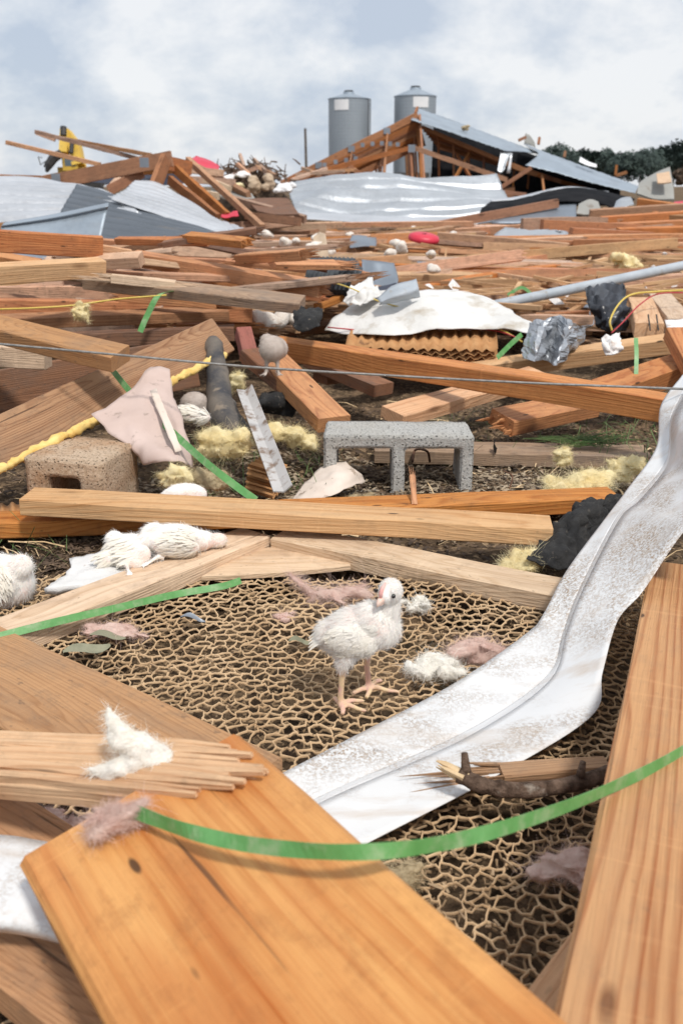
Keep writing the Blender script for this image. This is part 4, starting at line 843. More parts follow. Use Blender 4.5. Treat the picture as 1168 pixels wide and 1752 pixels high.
# muddy rubber tube with a flattened foot
pts = catmull([V(364, 578, 2.85), V(368, 605, 2.82), V(373, 650, 2.75), V(378, 690, 2.68), V(386, 718, 2.62), V(405, 738, 2.58), V(430, 752, 2.56)], 30)
rs = [.024 + .02 * min(1, i / 30 * 1.5) + .004 * nz(i * .4, 2) for i in range(31)]; rs[0] = .012; rs[1] = .02
for i in range(22, 31): rs[i] *= 1 - .055 * (i - 22)
mb = MB(); mb.tube([p - pts[0] for p in pts], rs, 26); o = mb.build('rubber_tube', M['rubber'], None, True)
for v in o.data.vertices: v.co += Vector((1, .3, .4)) * (.005 * noise.fractal(v.co * 34, 1.0, 2.0, 4))
o.data.update(); o.location = pts[0]; tag(o, 'mud-caked dark rubber tube standing upright among the left debris', 'rubber tube')
# corrugated cell pads
def cellpad(name, c, L, layers, dep, rz, mat, label, tilt=0.0, ph=.012, ramp_=.006):
    mb = MB(); n = 40
    for l in range(layers):
        vs = []; fs = []
        for i in range(n + 1):
            x = -L / 2 + L * i / n; z = l * ramp_ * 1.55 + ramp_ * .8 * math.sin(x / ph * math.pi + l * 1.6)
            vs += [(x, -dep / 2 + .004 * nz(x * 30, l), z), (x, dep / 2, z), (x, dep / 2, z + .0012), (x, -dep / 2 + .004 * nz(x * 30, l), z + .0012)]
        for i in range(n):
            for j in range(4): a = i * 4 + j; b = i * 4 + (j + 1) % 4; fs.append((a, b, b + 4, a + 4))
        mb.add(vs, fs)
    o = mb.build(name, M[mat], None, True); o.location = c; o.rotation_euler = (tilt, 0, rz); tag(o, label, 'cell pad'); return o
cellpad('cell_pad', G(452, 838, .03), .07, 8, .08, R(70), 'cell', 'brown corrugated cell pad chunk behind the metal angle foot', R(10))
cellpad('cell_pad', V(720, 590, 3.65) - Vector((0, 0, .04)), .58, 5, .2, R(-6), 'cell', 'long brown corrugated cell pad under the white tarp', R(15), .02, .011)
cellpad('cell_pad', V(20, 885, 2.2) - Vector((0, 0, .02)), .10, 5, .08, R(20), 'cell', 'rusty corrugated cell pad scrap at the left edge by the level stud', R(5))
o = cellpad('cell_pad', V(575, 485, 4.2), .22, 8, .16, R(-25), 'cellgrey', 'charcoal corrugated cooling pad standing behind the white tarp flap', R(55), .01, .008)
beam(V(545, 520, 4.0), V(600, 500, 4.15), .03, .03, 'orange', 'small frame lath at the edge of the charcoal cooling pad', 'lath')
beam(V(603, 455, 4.3), V(606, 500, 4.1), .03, .03, 'orange', 'upright lath right of the charcoal cooling pad', 'lath', side=(1, 0, 0))

# insulation
TU = [
 (V(385, 758, 2.42), (.085, .05, .055), 'yellow_wool', 'pale yellow wool clump at the foot of the rubber tube', 900),
 (V(500, 745, 2.62), (.075, .05, .045), 'yellow_wool', 'pale yellow wool clump behind the metal angle', 700),
 (V(298, 818, 2.2), (.055, .04, .04), 'yellow_wool', 'yellow wool tuft right of the brownish block', 600),
 (V(358, 822, 2.2), (.06, .04, .03), 'tan_wool', 'soiled tan wool behind the level stud under the green strap', 600),
 (G(1000, 835, .045), (.10, .06, .035), 'yellow_wool', 'ragged yellow wool batt beside the flashing right of the grey block', 1200),
 (V(962, 780, 2.5), (.022, .02, .045), 'yellow_wool', 'upright yellow wool wisp at the left of the ragged batt', 500),
 (V(1075, 800, 2.45), (.05, .04, .04), 'yellow_wool', 'yellow wool lump touching the flashing edge', 600),
 (G(885, 968, .05), (.065, .04, .035), 'yellow_wool', 'bright yellow wool tuft behind the right tan stud', 900),
 (V(1075, 447, 6.0), (.13, .08, .075), 'yellow_wool', 'yellow wool lump in the field beyond the grey pipe', 400),
 (V(137, 533, 3.05), (.024, .02, .048), 'yellow_wool', 'pale wool wisp hanging on the yellow wire at left', 400),
 (V(405, 655, 2.8), (.03, .03, .05), 'yellow_wool', 'yellow fluff right of the rubber tube', 500),
 (G(620, 856, .03), (.05, .03, .015), 'tan_wool', 'flat tan wool shreds under the torn paper', 400),
 (G(575, 1014, .042), (.085, .022, .014), 'pink_wool', 'long pink wool strip behind the chick on the netting', 700),
 (G(800, 1108, .040), (.075, .038, .014), 'pink_wool', 'flat pink wool patch on the netting right of the chick', 800),
 (G(745, 1140, .044), (.048, .032, .018), 'white_wool', 'cream and pink wool lump right of the feet of the chick', 600),
 (G(712, 1034, .045), (.032, .014, .018), 'white_wool', 'twisted pale wool wisp behind the head of the chick', 400),
 (G(205, 1080, .035), (.06, .025, .01), 'pink_wool', 'dusty pink wool below the left tan stud on the netting', 400),
 (G(485, 1056, .035), (.03, .016, .008), 'pink_wool', 'small dusty pink shred left of the chick on the netting', 250),
 (G(985, 1480, .045), (.045, .05, .014), 'pink_wool', 'pinkish wool pressed against the right-hand plank on the netting', 500),
 (G(660, 1500, .036), (.05, .03, .010), 'tan_wool', 'olive tan wool shreds on the netting by the golden plank', 400),
]
for i, (c, s, m_, lb, st_) in enumerate(TU): tuft('insulation_tuft', c, s, m_, lb, seed=20 + i, strands=int(st_ * 1.4), sl=.018, lumps=6, rz=random.uniform(-.3, .3), rough=.9, sw=.0011 if 'pink' not in m_ else .0006)
# foam beads along the lower edge of the tilted plank
mb = MB(); rd = random.Random(2)
q0 = V(-30, 815, 2.08); q1 = V(385, 603, 2.84)
fp = []; fr = []
for i in range(161):
    f = i / 160; p = q0.lerp(q1, f) - q0 + Vector((0, -.003, .006 * nz(i * .11, 5) - .004)); fp.append(p); fr.append(.0112 * (1 + .75 * noise.fractal(Vector((i * .12, 3, 0)), 1.0, 2.0, 4)) * (.45 if .50 < f < .60 else 1))
mb.tube(fp, fr, 12)
for v in range(len(mb.v)):
    q = Vector(mb.v[v]); n3 = Vector((noise.fractal(q * 55, 1.0, 2.0, 3), noise.fractal(q * 55 + Vector((9, 0, 0)), 1.0, 2.0, 3), noise.fractal(q * 55 + Vector((0, 9, 0)), 1.0, 2.0, 3))); mb.v[v] = tuple(q + n3 * .005)
o = mb.build('foam_strip', M['foam'], None, True); o.location = q0; tag(o, 'ragged yellow foam strip along the lower edge of the tilted brown plank', 'foam')

# white foam board under the lying chicks, branch, cone, leaves
fb = [[G(78, 1012, .05), G(160, 1005, .05), G(280, 980, .05), G(360, 950, .05)], [G(110, 990, .052), G(190, 972, .052), G(270, 955, .052), G(350, 930, .052)], [G(122, 962, .05), G(180, 945, .05), G(250, 925, .05), G(330, 912, .05)]]
sheet('foam_board', fb, 'whitefoam', 'white crumbly foam board under the heap of lying chicks', 'foam board', 30, 20, .014, .004, 25, torn=1.1)
def branch(name, pts, r0, r1, label, twigs=()):
    e = empty(name, pts[0]); P = catmull(pts, 26); c = P[0]; mb = MB(); rs = [(r0 + (r1 - r0) * i / 26) * (1 + .28 * nz(i * .6, 4)) for i in range(27)]
    mb.tube([p - c for p in P], rs, 12)
    for (i, d, l) in twigs: mb.tube([P[i] - c, P[i] - c + Vector(d) * l * .6, P[i] - c + Vector(d) * l], [r0 * .7, r0 * .5, r0 * .38], 8)
    mb.build('bark', M['bark'], e, True)
    mb = MB(); rd = random.Random(5); d0 = (P[0] - P[1]).normalized()
    for q in range(9):
        o_ = Vector((rd.uniform(-1, 1), rd.uniform(-1, 1), rd.uniform(-1, 1))) * r0 * .55; mb.tube([o_ - d0 * .01, o_ + d0 * rd.uniform(.008, .022), o_ * .8 + d0 * rd.uniform(.024, .034)], [r0 * .4, r0 * .3, .0006], 6)
    mb.build('split_end', M['splint'], e)
    tag(e, label, 'branch'); return e
branch('branch', [G(785, 1325, .088), G(830, 1345, .082), G(900, 1352, .075), G(985, 1340, .07), G(1040, 1322, .068)], 0.0105, .0095, 'barkless-ended broken branch lying from the flashing to the right plank', [(2, (-.1, .3, 1), .03), (20, (.1, .1, 1), .028)])
beam(G(862, 1326, .062), G(1045, 1314, .062), .03, .02, 'brown', 'thin split lath behind the broken branch', 'lath', ends=('shatter', 'cut'))
e = empty('pine_cone', G(8, 1405, .05)); rd = random.Random(8)
mb = MB()
for k in range(60):
    a = k * 2.4; f = k / 60; r = .021 * math.sin(math.pi * (f * .85 + .12)); z = .05 * f; d = Vector((math.cos(a), math.sin(a), .35)); s_ = Vector((-math.sin(a), math.cos(a), 0)) * .008
    p = Vector((math.cos(a) * r * .4, math.sin(a) * r * .4, z)); t_ = p + d * (.012 + r * .5); up = Vector((0, 0, .0035))
    mb.add([p - s_ * .5, p + s_ * .5, t_ + s_, t_ - s_, t_ + up + s_ * .7, t_ + up - s_ * .7, p + up], [(0, 1, 2, 3), (3, 2, 4, 5), (5, 4, 6), (0, 3, 5, 6), (1, 6, 4, 2)])
mb.build('cone_scales', M['cone'], e); e.rotation_euler = (R(70), 0, R(60)); tag(e, 'grey-brown pine cone at the left edge above the white sheet', 'pine cone')
def leafobj(c, l, w_, rz, mat, label, tilt=.2, name='leaf', cat='leaf'):
    vs = []; fs = []; n = 8
    for i in range(n + 1):
        f = i / n; ww = w_ * math.sin(math.pi * min(1, f * .92 + .04)) ** .8 * (1 + .2 * nz(i * 1.3, rz * 5)); x = l * (f - .5)
        for s_ in (-1, 0, 1): vs.append((x, s_ * ww / 2, .004 * abs(s_) + .006 * math.sin(f * 5 + rz) + abs(s_) * .003 * nz(i, s_)))
    for i in range(n):
        for j in range(2): a = i * 3 + j; fs.append((a, a + 1, a + 4, a + 3))
    o = obj(name, mesh(name, vs, fs), M[mat], None, True); o.location = c; o.rotation_euler = (tilt, tilt * .5, rz); tag(o, label, cat); return o
leafobj(G(150, 1112, .042), .085, .03, R(40), 'leafdry', 'grey-green curled leaf on the netting at left')
leafobj(G(185, 1090, .04), .06, .018, R(10), 'leafdry', 'narrow dull leaf above the curled leaf on the netting')
leafobj(G(330, 1060, .042), .045, .014, R(-5), 'plate', 'small dark grey scrap lying on the netting at left', .1, 'scrap', 'scrap')
leafobj(G(513, 1099, .04), .04, .018, R(20), 'leafdry', 'small green-grey tuft on the netting left of the chick')
leafobj(G(845, 765, .06), .05, .045, R(60), 'shingle', 'small dark shard standing on the plank right of the grey block', 1.2, 'shard', 'shard')
tubeobj('bent_wire', [G(705, 790, .03), G(710, 770, .05), G(730, 772, .07), G(735, 790, .03)], .0035, 'rust', 'bent rusty hook seen through the right core of the grey block', 'hook', 6, 16)
e = empty('pine_sprig', G(1000, 762, .055)); rd = random.Random(44); mb = MB()
for q in range(90):
    a = rd.uniform(-.5, .5) + (math.pi if rd.random() < .5 else 0); l = rd.uniform(.05, .13); p = Vector((rd.uniform(-.07, .07), rd.uniform(-.03, .03), rd.uniform(0, .015))); d = Vector((math.cos(a) * l, math.sin(a) * l * .6, rd.uniform(0, .03))); mb.tube([p, p + d * .5 + Vector((0, 0, .006)), p + d], [.0011, .0011, .0004], 4, False)
mb.build('needles', M['grass'], e); mb = MB(); mb.tube([(-.08, 0, .004), (0, .01, .008), (.10, -.01, .006)], [.004, .0035, .002], 6); mb.build('stem', M['bark'], e); tag(e, 'green pine sprig lying on the weathered plank right of the grey block', 'sprig')
tubeobj('twig', [G(870, 838, .02), G(876, 815, .05), G(860, 805, .06)], .002, 'rust', 'thin dark twig on the ground right of the grey block', 'twig', 5, 10)
beam(V(700, 812, 2.28), V(704, 862, 2.2), .014, .008, 'orange', 'small orange splinter leaning on the front of the grey block', 'splinter', side=(1, 0, 0), ends=('broken', 'cut'))

# ================================================================== chicks
def fluff(body, parent, n, length, width, keep, flow, seed, mat='strand', curl=.45, lift=.5):
    rd = random.Random(seed); vs = body.vertices; pn = []; cnt = len(vs); guard = 0
    while len(pn) < n and guard < n * 12:
        guard += 1; v = vs[rd.randrange(cnt)]
        if keep(v.co): pn.append((v.co.copy(), v.normal.copy()))
    mb = MB(); strands_into(mb, pn, length, width, flow, rd, curl, lift)
    return mb.build('down', M[mat], parent)
def feather(mb, base, d, up, l, w_, droop=.15, n=5):
    d = d.normalized(); s = up.cross(d).normalized(); up = d.cross(s); vs = []; fs = []
    for i in range(n + 1):
        f = i / n; ww = w_ * (math.sin(math.pi * min(1, f * .8 + .16)) ** .7) / 2; p = base + d * l * f - up * droop * l * f * f
        vs += [p - s * ww, p + up * ww * .35, p + s * ww]
    for i in range(n): a = i * 3; fs += [(a, a + 1, a + 4, a + 3), (a + 1, a + 2, a + 5, a + 4)]
    mb.add(vs, fs)
# --- the standing chick.  local axes: x right, y away from the camera, z up
def standing_chick():
    o0 = G(607, 1193, .034); e = empty('chick', o0); mb = MB()
    mb.ell((-.002, 0, .124), (.057, .043, .042), rotm(0, -20, 0)); mb.ell((.034, -.004, .140), (.036, .036, .044), rotm(0, -45, 0)); mb.ell((-.040, .004, .118), (.026, .029, .026))
    mb.ell((.054, -.006, .170), (.0175, .017, .040), rotm(0, 4, 0)); mb.ell((.055, -.010, .204), (.0190, .0205, .0205)); mb.ell((.047, -.020, .200), (.012, .013, .0135))
    mb.ell((-.004, -.034, .126), (.042, .013, .025), rotm(0, 16, 4))
    mb.tube([(-.012, -.020, .100), (-.020, -.026, .076), (-.021, -.026, .062)], [.022, .012, .007], 12); mb.tube([(-.021, -.026, .066), (-.023, -.027, .034), (-.024, -.029, .006)], [.0064, .0052, .006], 10)
    mb.tube([(.012, .020, .100), (.018, .024, .076), (.019, .025, .062)], [.022, .012, .007], 12); mb.tube([(.019, .025, .066), (.021, .025, .034), (.024, .024, .007)], [.0064, .0052, .006], 10)
    def toe(a, pts): 
        P = [Vector(a)] + [Vector(a) + Vector(p) for p in pts]; mb.tube(P, [.0056, .0048, .0042, .003][:len(P)], 8)
    toe((-.024, -.029, .005), [(.014, -.008, .003), (.028, -.016, .001), (.042, -.020, -.001)]); toe((-.024, -.029, .005), [(.004, -.016, .001), (.004, -.03, -.001)]); toe((-.024, -.029, .005), [(.016, .006, .003), (.03, .010, 0), (.04, .012, -.001)]); toe((-.024, -.029, .005), [(-.006, .012, .001), (-.01, .02, 0)])
    toe((.024, .024, .006), [(.016, -.010, .004), (.03, -.014, .001), (.05, -.016, -.001)]); toe((.024, .024, .006), [(.000, -.02, .002), (-.006, -.034, -.001)]); toe((.024, .024, .006), [(-.014, -.012, .002), (-.028, -.02, -.001)]); toe((.024, .024, .006), [(.012, .012, .004), (.022, .018, .002)])
    body = remeshed('body', mb, .0026, 5); bo = obj('body', body, M['chick'], e)
    fluff(body, e, 12000, .013, .0006, lambda c: c.z > .080 and c.z < .185 and not ((c - Vector((.024, -.043, .142))).length < .014), Vector((-.5, -.05, -.55)), 1)
    fluff(body, e, 3000, .0065, .0005, lambda c: c.z > .180 and not (c.y < -.02 and c.x < .052), Vector((.2, .1, -.4)), 2)
    fluff(body, e, 700, .013, .0008, lambda c: .066 < c.z < .096, Vector((-.1, 0, -.9)), 3)
    mb = MB(); rd = random.Random(4)   # wing: fine feathers laid over the wing's swelling on the camera side
    wv = [v for v in body.vertices if v.co.y < -.034 and .098 < v.co.z < .156 and -.05 < v.co.x < .036]
    for q in range(420):
        v = wv[rd.randrange(len(wv))]; d = Vector((-1, 0, -.30 - (v.co.z < .118) * -.25 + rd.uniform(-.15, .15))); d = (d - v.normal * d.dot(v.normal)).normalized()
        feather(mb, v.co + v.normal * .0006, d + v.normal * .10, v.normal, rd.uniform(.013, .022), rd.uniform(.0035, .006), .12, 4)
    mb.build('wing', M['feather'], e, True)
    mb = MB()
    for k in range(9): feather(mb, Vector((-.05, -.012 + k * .004, .126 - abs(k - 4) * .003)), Vector((-1, (k - 4) * .07, -.15)), Vector((0, 0, 1)), .028, .01, .4)
    mb.build('tail', M['feather'], e, True)
    # face, turned toward the camera and slightly left
    fd = Vector((-.62, -.76, -.12)).normalized(); hc = Vector((.052, -.013, .203)); sd = Vector((0, 0, 1)).cross(fd).normalized(); upf = fd.cross(sd)
    mb = MB(); b0 = hc + fd * .017 - upf * .004
    mb.tube([b0, b0 + fd * .007 - upf * .001, b0 + fd * .012 - upf * .004, b0 + fd * .0145 - upf * .0085], [.0062, .0052, .0034, .0008], 10); mb.tube([b0 - upf * .005, b0 + fd * .006 - upf * .0065, b0 + fd * .010 - upf * .008], [.0045, .0036, .001], 8)
    mb.build('beak', M['beak'], e, True)
    mb = MB(); mb.tube([b0 + fd * .004 + upf * .004, hc + fd * .020 + upf * .008, hc + fd * .015 + upf * .015, hc + fd * .006 + upf * .0205], [.0026, .0034, .003, .001], 8); mb.build('comb', M['comb'], e, True)
    for s_ in (-1, 1):
        c = hc + fd * .0105 + sd * (s_ * .0172) + upf * .003; mb = MB(); mb.ell(c, (.0034, .0034, .0036)); mb.build('eye', M['eye'], e, True)
    e.scale = (.92, .94, .89)
    tag(e, 'white chick standing on the netting with its head turned to the camera', 'chick')
standing_chick()
# --- lying or huddled chicks: list of ellipsoids (centre, radii, rotation)
def lump_chick(c, parts, label, seed, scale=1.0, rz=0, n=2200, fl=.011, extra=None, wing=None, group=None, mat='chick_nolegs', strand='strand'):
    e = empty('chick', c, R(rz)); mb = MB()
    for cc, rr, rt in parts: mb.ell([x * scale for x in cc], [x * scale for x in rr], rotm(*rt))
    if extra: extra(mb)
    body = remeshed('body', mb, .0042, 4); obj('body', body, M[mat], e)
    fluff(body, e, int(n * 1.8), fl, .0007, lambda q: q.z > -.9, Vector((-.6, -.1, -.35)), seed, strand, .5, .5)
    if wing:
        for (b, d, u_) in wing:
            mb = MB(); rd = random.Random(seed); b = Vector(b); wv = [v for v in body.vertices if (v.co - b).length < .038]; u_ = Vector(u_)
            for k in range(130):
                v = wv[rd.randrange(len(wv))]; dd = Vector(d) + Vector((rd.uniform(-.2, .2), rd.uniform(-.2, .2), rd.uniform(-.2, .2))); dd = (dd - v.normal * dd.dot(v.normal)).normalized()
                feather(mb, v.co + v.normal * .001, dd + v.normal * .12, v.normal, rd.uniform(.018, .03), rd.uniform(.004, .007), .12, 4)
            mb.build('wing', M['feather'], e, True)
    tag(e, label, 'chick', group); return e
def toes(base, d, mb):
    base = Vector(base); d = Vector(d); mb.tube([base, base + d * .5 + Vector((0, 0, .006)), base + d], [.006, .005, .0048], 8)
    for a in (-.5, 0, .5): mb.tube([base + d, base + d + Matrix.Rotation(a, 3, 'Z') @ (d.normalized() * .022)], [.004, .0025], 6)
lump_chick(G(300, 948, .060), [((0, 0, .030), (.066, .042, .034), (0, 6, 8)), ((.048, .012, .022), (.036, .028, .022), (0, 0, 10)), ((.088, .02, .018), (.02, .018, .016), (0, 0, 0)), ((-.056, -.014, .040), (.03, .016, .016), (0, -25, 10)), ((-.046, .014, .046), (.026, .016, .018), (0, -30, 0)), ((.005, -.036, .030), (.05, .012, .022), (10, 10, 6))], 'larger white chick of the heap, lying against the level stud', 31, 1.0, 8, 1700, .013, lambda mb: toes((-.02, -.036, .008), (-.03, -.02, -.002), mb), wing=[((.02, -.042, .040), (-1, -.2, -.1), (0, -.6, 1))])
lump_chick(G(218, 962, .056), [((0, .006, .026), (.044, .036, .030), (0, -12, 20)), ((-.030, -.018, .016), (.026, .018, .018), (0, 0, 30)), ((.012, -.032, .014), (.030, .014, .016), (0, 12, -10)), ((-.026, .02, .04), (.022, .016, .02), (0, 30, 0)), ((.034, -.018, .024), (.02, .016, .022), (0, 0, 0))], 'smaller pinkish chick at the left end of the heap on foam', 32, 1.0, 0, 900, .012, lambda mb: toes((.006, -.04, .012), (.012, -.028, -.004), mb), wing=[((-.01, -.03, .03), (-1, -.1, -.5), (0, -.8, .6))])
lump_chick(G(15, 1040, .01), [((-.012, 0, .05), (.05, .05, .06), (0, 25, 0)), ((.032, .0, .085), (.024, .026, .024), (0, 0, 0)), ((.018, .01, .045), (.034, .04, .042), (0, 0, 0))], 'white chick cut off by the left edge, crouching on the soil', 33, 1.0, 0, 3000, .014, wing=[((-.03, -.045, .085), (.35, -.1, -1), (0, -1, .2)), ((-.015, -.048, .085), (.3, -.1, -1), (.2, -1, .2))])
def legs2(mb):
    for s_ in (-1, 1): mb.tube([(s_ * .014, -.01, .03), (s_ * .016, -.012, 0.0), (s_ * .018, -.014, -.028)], [.012, .006, .005], 8); mb.tube([(s_ * .018, -.014, -.027), (s_ * .02, -.034, -.03)], [.005, .003], 8); mb.tube([(s_ * .018, -.014, -.027), (s_ * .034, -.026, -.03)], [.005, .003], 8)
lump_chick(V(466, 622, 2.82), [((0, 0, .045), (.040, .042, .04), (0, 0, 0)), ((.012, .03, .04), (.035, .03, .035), (0, 0, 0)), ((-.016, .02, .065), (.022, .022, .022), (0, 0, 0))], 'greyish chick standing with its back turned behind the cable', 34, 1.0, 0, 1500, .009, legs2, mat='chick_soiled', strand='strand_soiled')
lump_chick(V(333, 690, 2.7), [((0, 0, 0), (.042, .035, .034), (0, 0, 0)), ((.02, -.01, -.02), (.025, .02, .02), (0, 0, 0))], 'dusty chick in the shade left of the rubber tube', 35, 1.0, 0, 800, .008, mat='chick_soiled', strand='strand_soiled')
lump_chick(V(322, 708, 2.5), [((0, 0, 0), (.045, .03, .022), (0, 8, 0)), ((.035, 0, -.01), (.025, .02, .018), (0, 0, 0))], 'yellowish chick wing and body lying above the paper', 36, 1.0, 0, 900, .01, wing=[((.03, -.024, .006), (-1, -.1, 0), (0, -.8, .8))])
lump_chick(V(318, 846, 2.12), [((0, 0, 0), (.05, .03, .026), (0, 0, 0)), ((-.03, 0, -.005), (.028, .024, .02), (0, 0, 0))], 'pinkish chick mostly hidden behind the level stud at left', 37, 1.0, 0, 900, .008)
# small white chicks lying far off between the boards: copies of two shared bodies
def far_body(seed):
    rd = random.Random(seed); mb = MB()
    mb.ell((0, 0, .05), (.085, .06, .055), rotm(0, rd.uniform(-15, 15), 0)); mb.ell((.07, -.01, .045), (.04, .035, .035)); mb.ell((-.05, .02, .075), (.05, .04, .035)); mb.ell((.02, -.045, .04), (.05, .03, .03), rotm(0, 0, 20))
    me = remeshed('body', mb, .012, 3); me.materials.append(M['chick_far']); return me
fbod = [far_body(1), far_body(2), far_body(3)]
FC = [(490, 418, 7.5), (506, 412, 7.8), (525, 428, 7.2), (545, 408, 7.6), (538, 424, 7.0), (510, 448, 6.4), (470, 432, 7.0), (455, 402, 8.5), (441, 398, 9), (350, 474, 4.6), (338, 478, 4.4), (440, 480, 4.4), (668, 436, 6.6), (684, 428, 6.7), (678, 419, 6.8), (736, 436, 6.6), (707, 388, 12), (740, 462, 5.6), (890, 396, 11), (820, 392, 12), (1098, 356, 15), (1116, 352, 15), (482, 552, 3.9), (452, 556, 3.8), (500, 545, 4.0), (560, 433, 7.0), (600, 400, 9.5), (1040, 388, 12), (775, 398, 10)]
for i, (px, py, k) in enumerate(FC):
    o = bpy.data.objects.new('chick', fbod[i % 3]); COL.objects.link(o); p = V(px, py + 6, k); o.location = p; s_ = random.uniform(.5, .8); o.scale = (s_, s_, s_); o.rotation_euler = (random.uniform(-.3, .3), random.uniform(-.3, .3), random.uniform(0, 6.28))
    tag(o, 'small white chick lying among boards %s' % near_mark(px, py), 'chick', 'white chicks lying in the debris field')

# ================================================================== the field of boards
FM = []
for k in range(14):
    L = [2.2, 3.0, 1.4, 2.6, 3.6, 1.8, 1.0, 2.4, 3.2, 0.8, 1.6, 2.0, 2.8, 1.2][k]; d, h = [(.089, .038), (.038, .08), (.10, .038), (.07, .03), (.038, .105), (.038, .07), (.089, .038)][k % 7]
    me = board_mesh(L, d, h, random.choice(['cut', 'cut', 'broken']), random.choice(['cut', 'broken', 'shatter']), 300 + k, random.uniform(-.015, .02), seg=8); FM.append((me, L))
mats = ['field', 'field', 'orange', 'field', 'pale', 'pale', 'field', 'field', 'orange', 'field']
meshes = {}
TONE = {'field': 'brown', 'orange': 'orange', 'pale': 'pale', 'barn': 'dark brown', 'weather': 'greyish'}
def fboard(px, py, z, ang, mi, mt, label, group, tilt=0.0):
    me, L = FM[mi]; key = (mi, mt)
    if key not in meshes:
        m2 = me.copy(); m2.materials.clear(); m2.materials.append(W[mt]); meshes[key] = m2
    o = bpy.data.objects.new('board', meshes[key]); COL.objects.link(o); o.location = G(px, py, z); o.rotation_euler = (random.uniform(-.25, .25), tilt, ang)
    sz = 'short' if L < 1.3 else ('long' if L > 2.7 else 'medium'); wd = ['flat', 'edgewise', 'wide', 'flat', 'deep', 'edgewise', 'flat'][mi % 7]
    dr = 'lying level' if abs(ang) < .14 else ('slanting away right' if ang > 0 else 'slanting away left')
    lb = '%s %s %s board %s %s' % (sz, wd, TONE[mt], dr, near_mark(px, py))
    if len(lb.split()) > 17: lb = lb.replace('slanting away ', 'slanting ')
    if len(lb.split()) > 16: lb = lb.split(',')[0].replace('lying level ', '')
    if len(lb.split()) > 16: lb = lb.replace(' ' + wd, '')
    tag(o, lb, 'board', group); return o
rd = random.Random(77)
ZN = [(384, 420, 105, .02, .34, 'distant brown board in the far strip below the metal sheets', 'boards of the flattened debris field', 24),
      (420, 470, 105, .02, .26, 'brown board in the middle strip of the flattened field', 'boards of the flattened debris field', 9),
      (470, 560, 86, .02, .20, 'brown board in the near strip of the field around the white tarp', 'boards of the flattened debris field', 6)]
for y0, y1, cnt, z0, z1, lb, gr, kmax in ZN:
    for q in range(cnt):
        py = y0 + (y1 - y0) * (q + rd.random()) / cnt; px = rd.uniform(-60, 1230); z = rd.uniform(z0, z1)
        if z > .30: z = .3
        p = G(px, py, z)
        if p.y > kmax: z = CAM_H + (z - CAM_H) * kmax / p.y
        a = rd.gauss(0, .24) if rd.random() < .66 else rd.uniform(-1.3, 1.3)
        mi = rd.choice([0, 1, 3, 4, 5, 7, 8, 10, 11, 12]) if abs(a) < .5 else rd.choice([2, 6, 9, 10, 13])
        if py > 520: mi = rd.choice([2, 5, 6, 9, 10, 13])
        fboard(px, py, z, a, mi, rd.choice(mats), lb, gr, rd.gauss(0, .035))
# broken laths and splinters too many to count, lying over and between the boards
rd = random.Random(78); mb = MB()
for q in range(3400):
    py = rd.uniform(383, 560); px = rd.uniform(-60, 1230) if q < 2200 else rd.choice([rd.uniform(-700, -60), rd.uniform(1230, 1900)]); z = rd.uniform(.03, .27); p = G(px, py, z)
    if p.y > 22: p = G(px, 400, .1)
    if p.y < 4.3: continue
    a = rd.gauss(0, .35) if rd.random() < .7 else rd.uniform(-1.6, 1.6); l = rd.uniform(.10, .55) * (1 + p.y * .05); t_ = rd.gauss(0, .08)
    d = Vector((math.cos(a) * math.cos(t_), math.sin(a) * math.cos(t_), math.sin(t_))) * l * .5; mb.bar(p - d, p + d, rd.uniform(.010, .04), rd.uniform(.006, .022))
tag(mb.build('lath_fragments', M['lath']), 'broken laths and splinters strewn over the field of boards', 'splinters', kind='stuff')
rd = random.Random(79); mb = MB()
for q in range(260):
    py = rd.uniform(390, 560); px = rd.uniform(-60, 1230); p = G(px, py, rd.uniform(.05, .27))
    if p.y > 20 or p.y < 3.6: continue
    s_ = rd.uniform(.02, .07); u_ = Vector((rd.uniform(-1, 1), rd.uniform(-1, 1), rd.uniform(-.5, .5))) * s_; v_ = Vector((rd.uniform(-1, 1), rd.uniform(-1, 1), rd.uniform(-.3, .9))) * s_
    mb.add([p - u_, p + v_ * .8, p + u_, p - v_, p + Vector((0, 0, s_ * .5))], [(0, 1, 4), (1, 2, 4), (2, 3, 4), (3, 0, 4)])
tag(mb.build('paper_scraps', M['cloth']), 'small pale scraps scattered through the field of boards', 'scraps', kind='stuff')
# scraps in the field
def scrap(px, py, k, w_, h_, mat, label, cat='scrap', name='scrap_sheet', tl=.25, seed=0, rows=3):
    rd = random.Random(seed); R_ = [[V(px - w_ / 2 + w_ * c / 2 + rd.uniform(-.1, .1) * w_, py + h_ / 2 - h_ * r / (rows - 1) + rd.uniform(-.12, .12) * h_, k + tl * r / (rows - 1) * k * .2 + rd.uniform(-.02, .02) * k) for c in range(3)] for r in range(rows)]
    return sheet(name, R_, mat, label, cat, 14, 10, .004, .02 * k / 6, 3, seed=seed)
rds = random.Random(91)
for q in range(26):
    px = rds.uniform(20, 1150); py = rds.uniform(392, 545); k = CAM_H / max(.03, -ray(px, py).z) * rds.uniform(.66, .85); k = min(k, 15)
    mt = rds.choice(['cloth', 'tanpaper', 'galv_dull', 'paper', 'shingle', 'galv']); cn = {'cloth': 'white', 'tanpaper': 'tan', 'galv_dull': 'grey tin', 'paper': 'cream', 'shingle': 'black', 'galv': 'pale tin'}[mt]
    if k < 4.0: continue
    scrap(px, py, k, rds.uniform(18, 46), rds.uniform(8, 20), mt, 'torn %s scrap among boards %s' % (cn, near_mark(px, py)), 'scrap', 'scrap_sheet', seed=200 + q)['group'] = 'torn scraps in the field of boards'
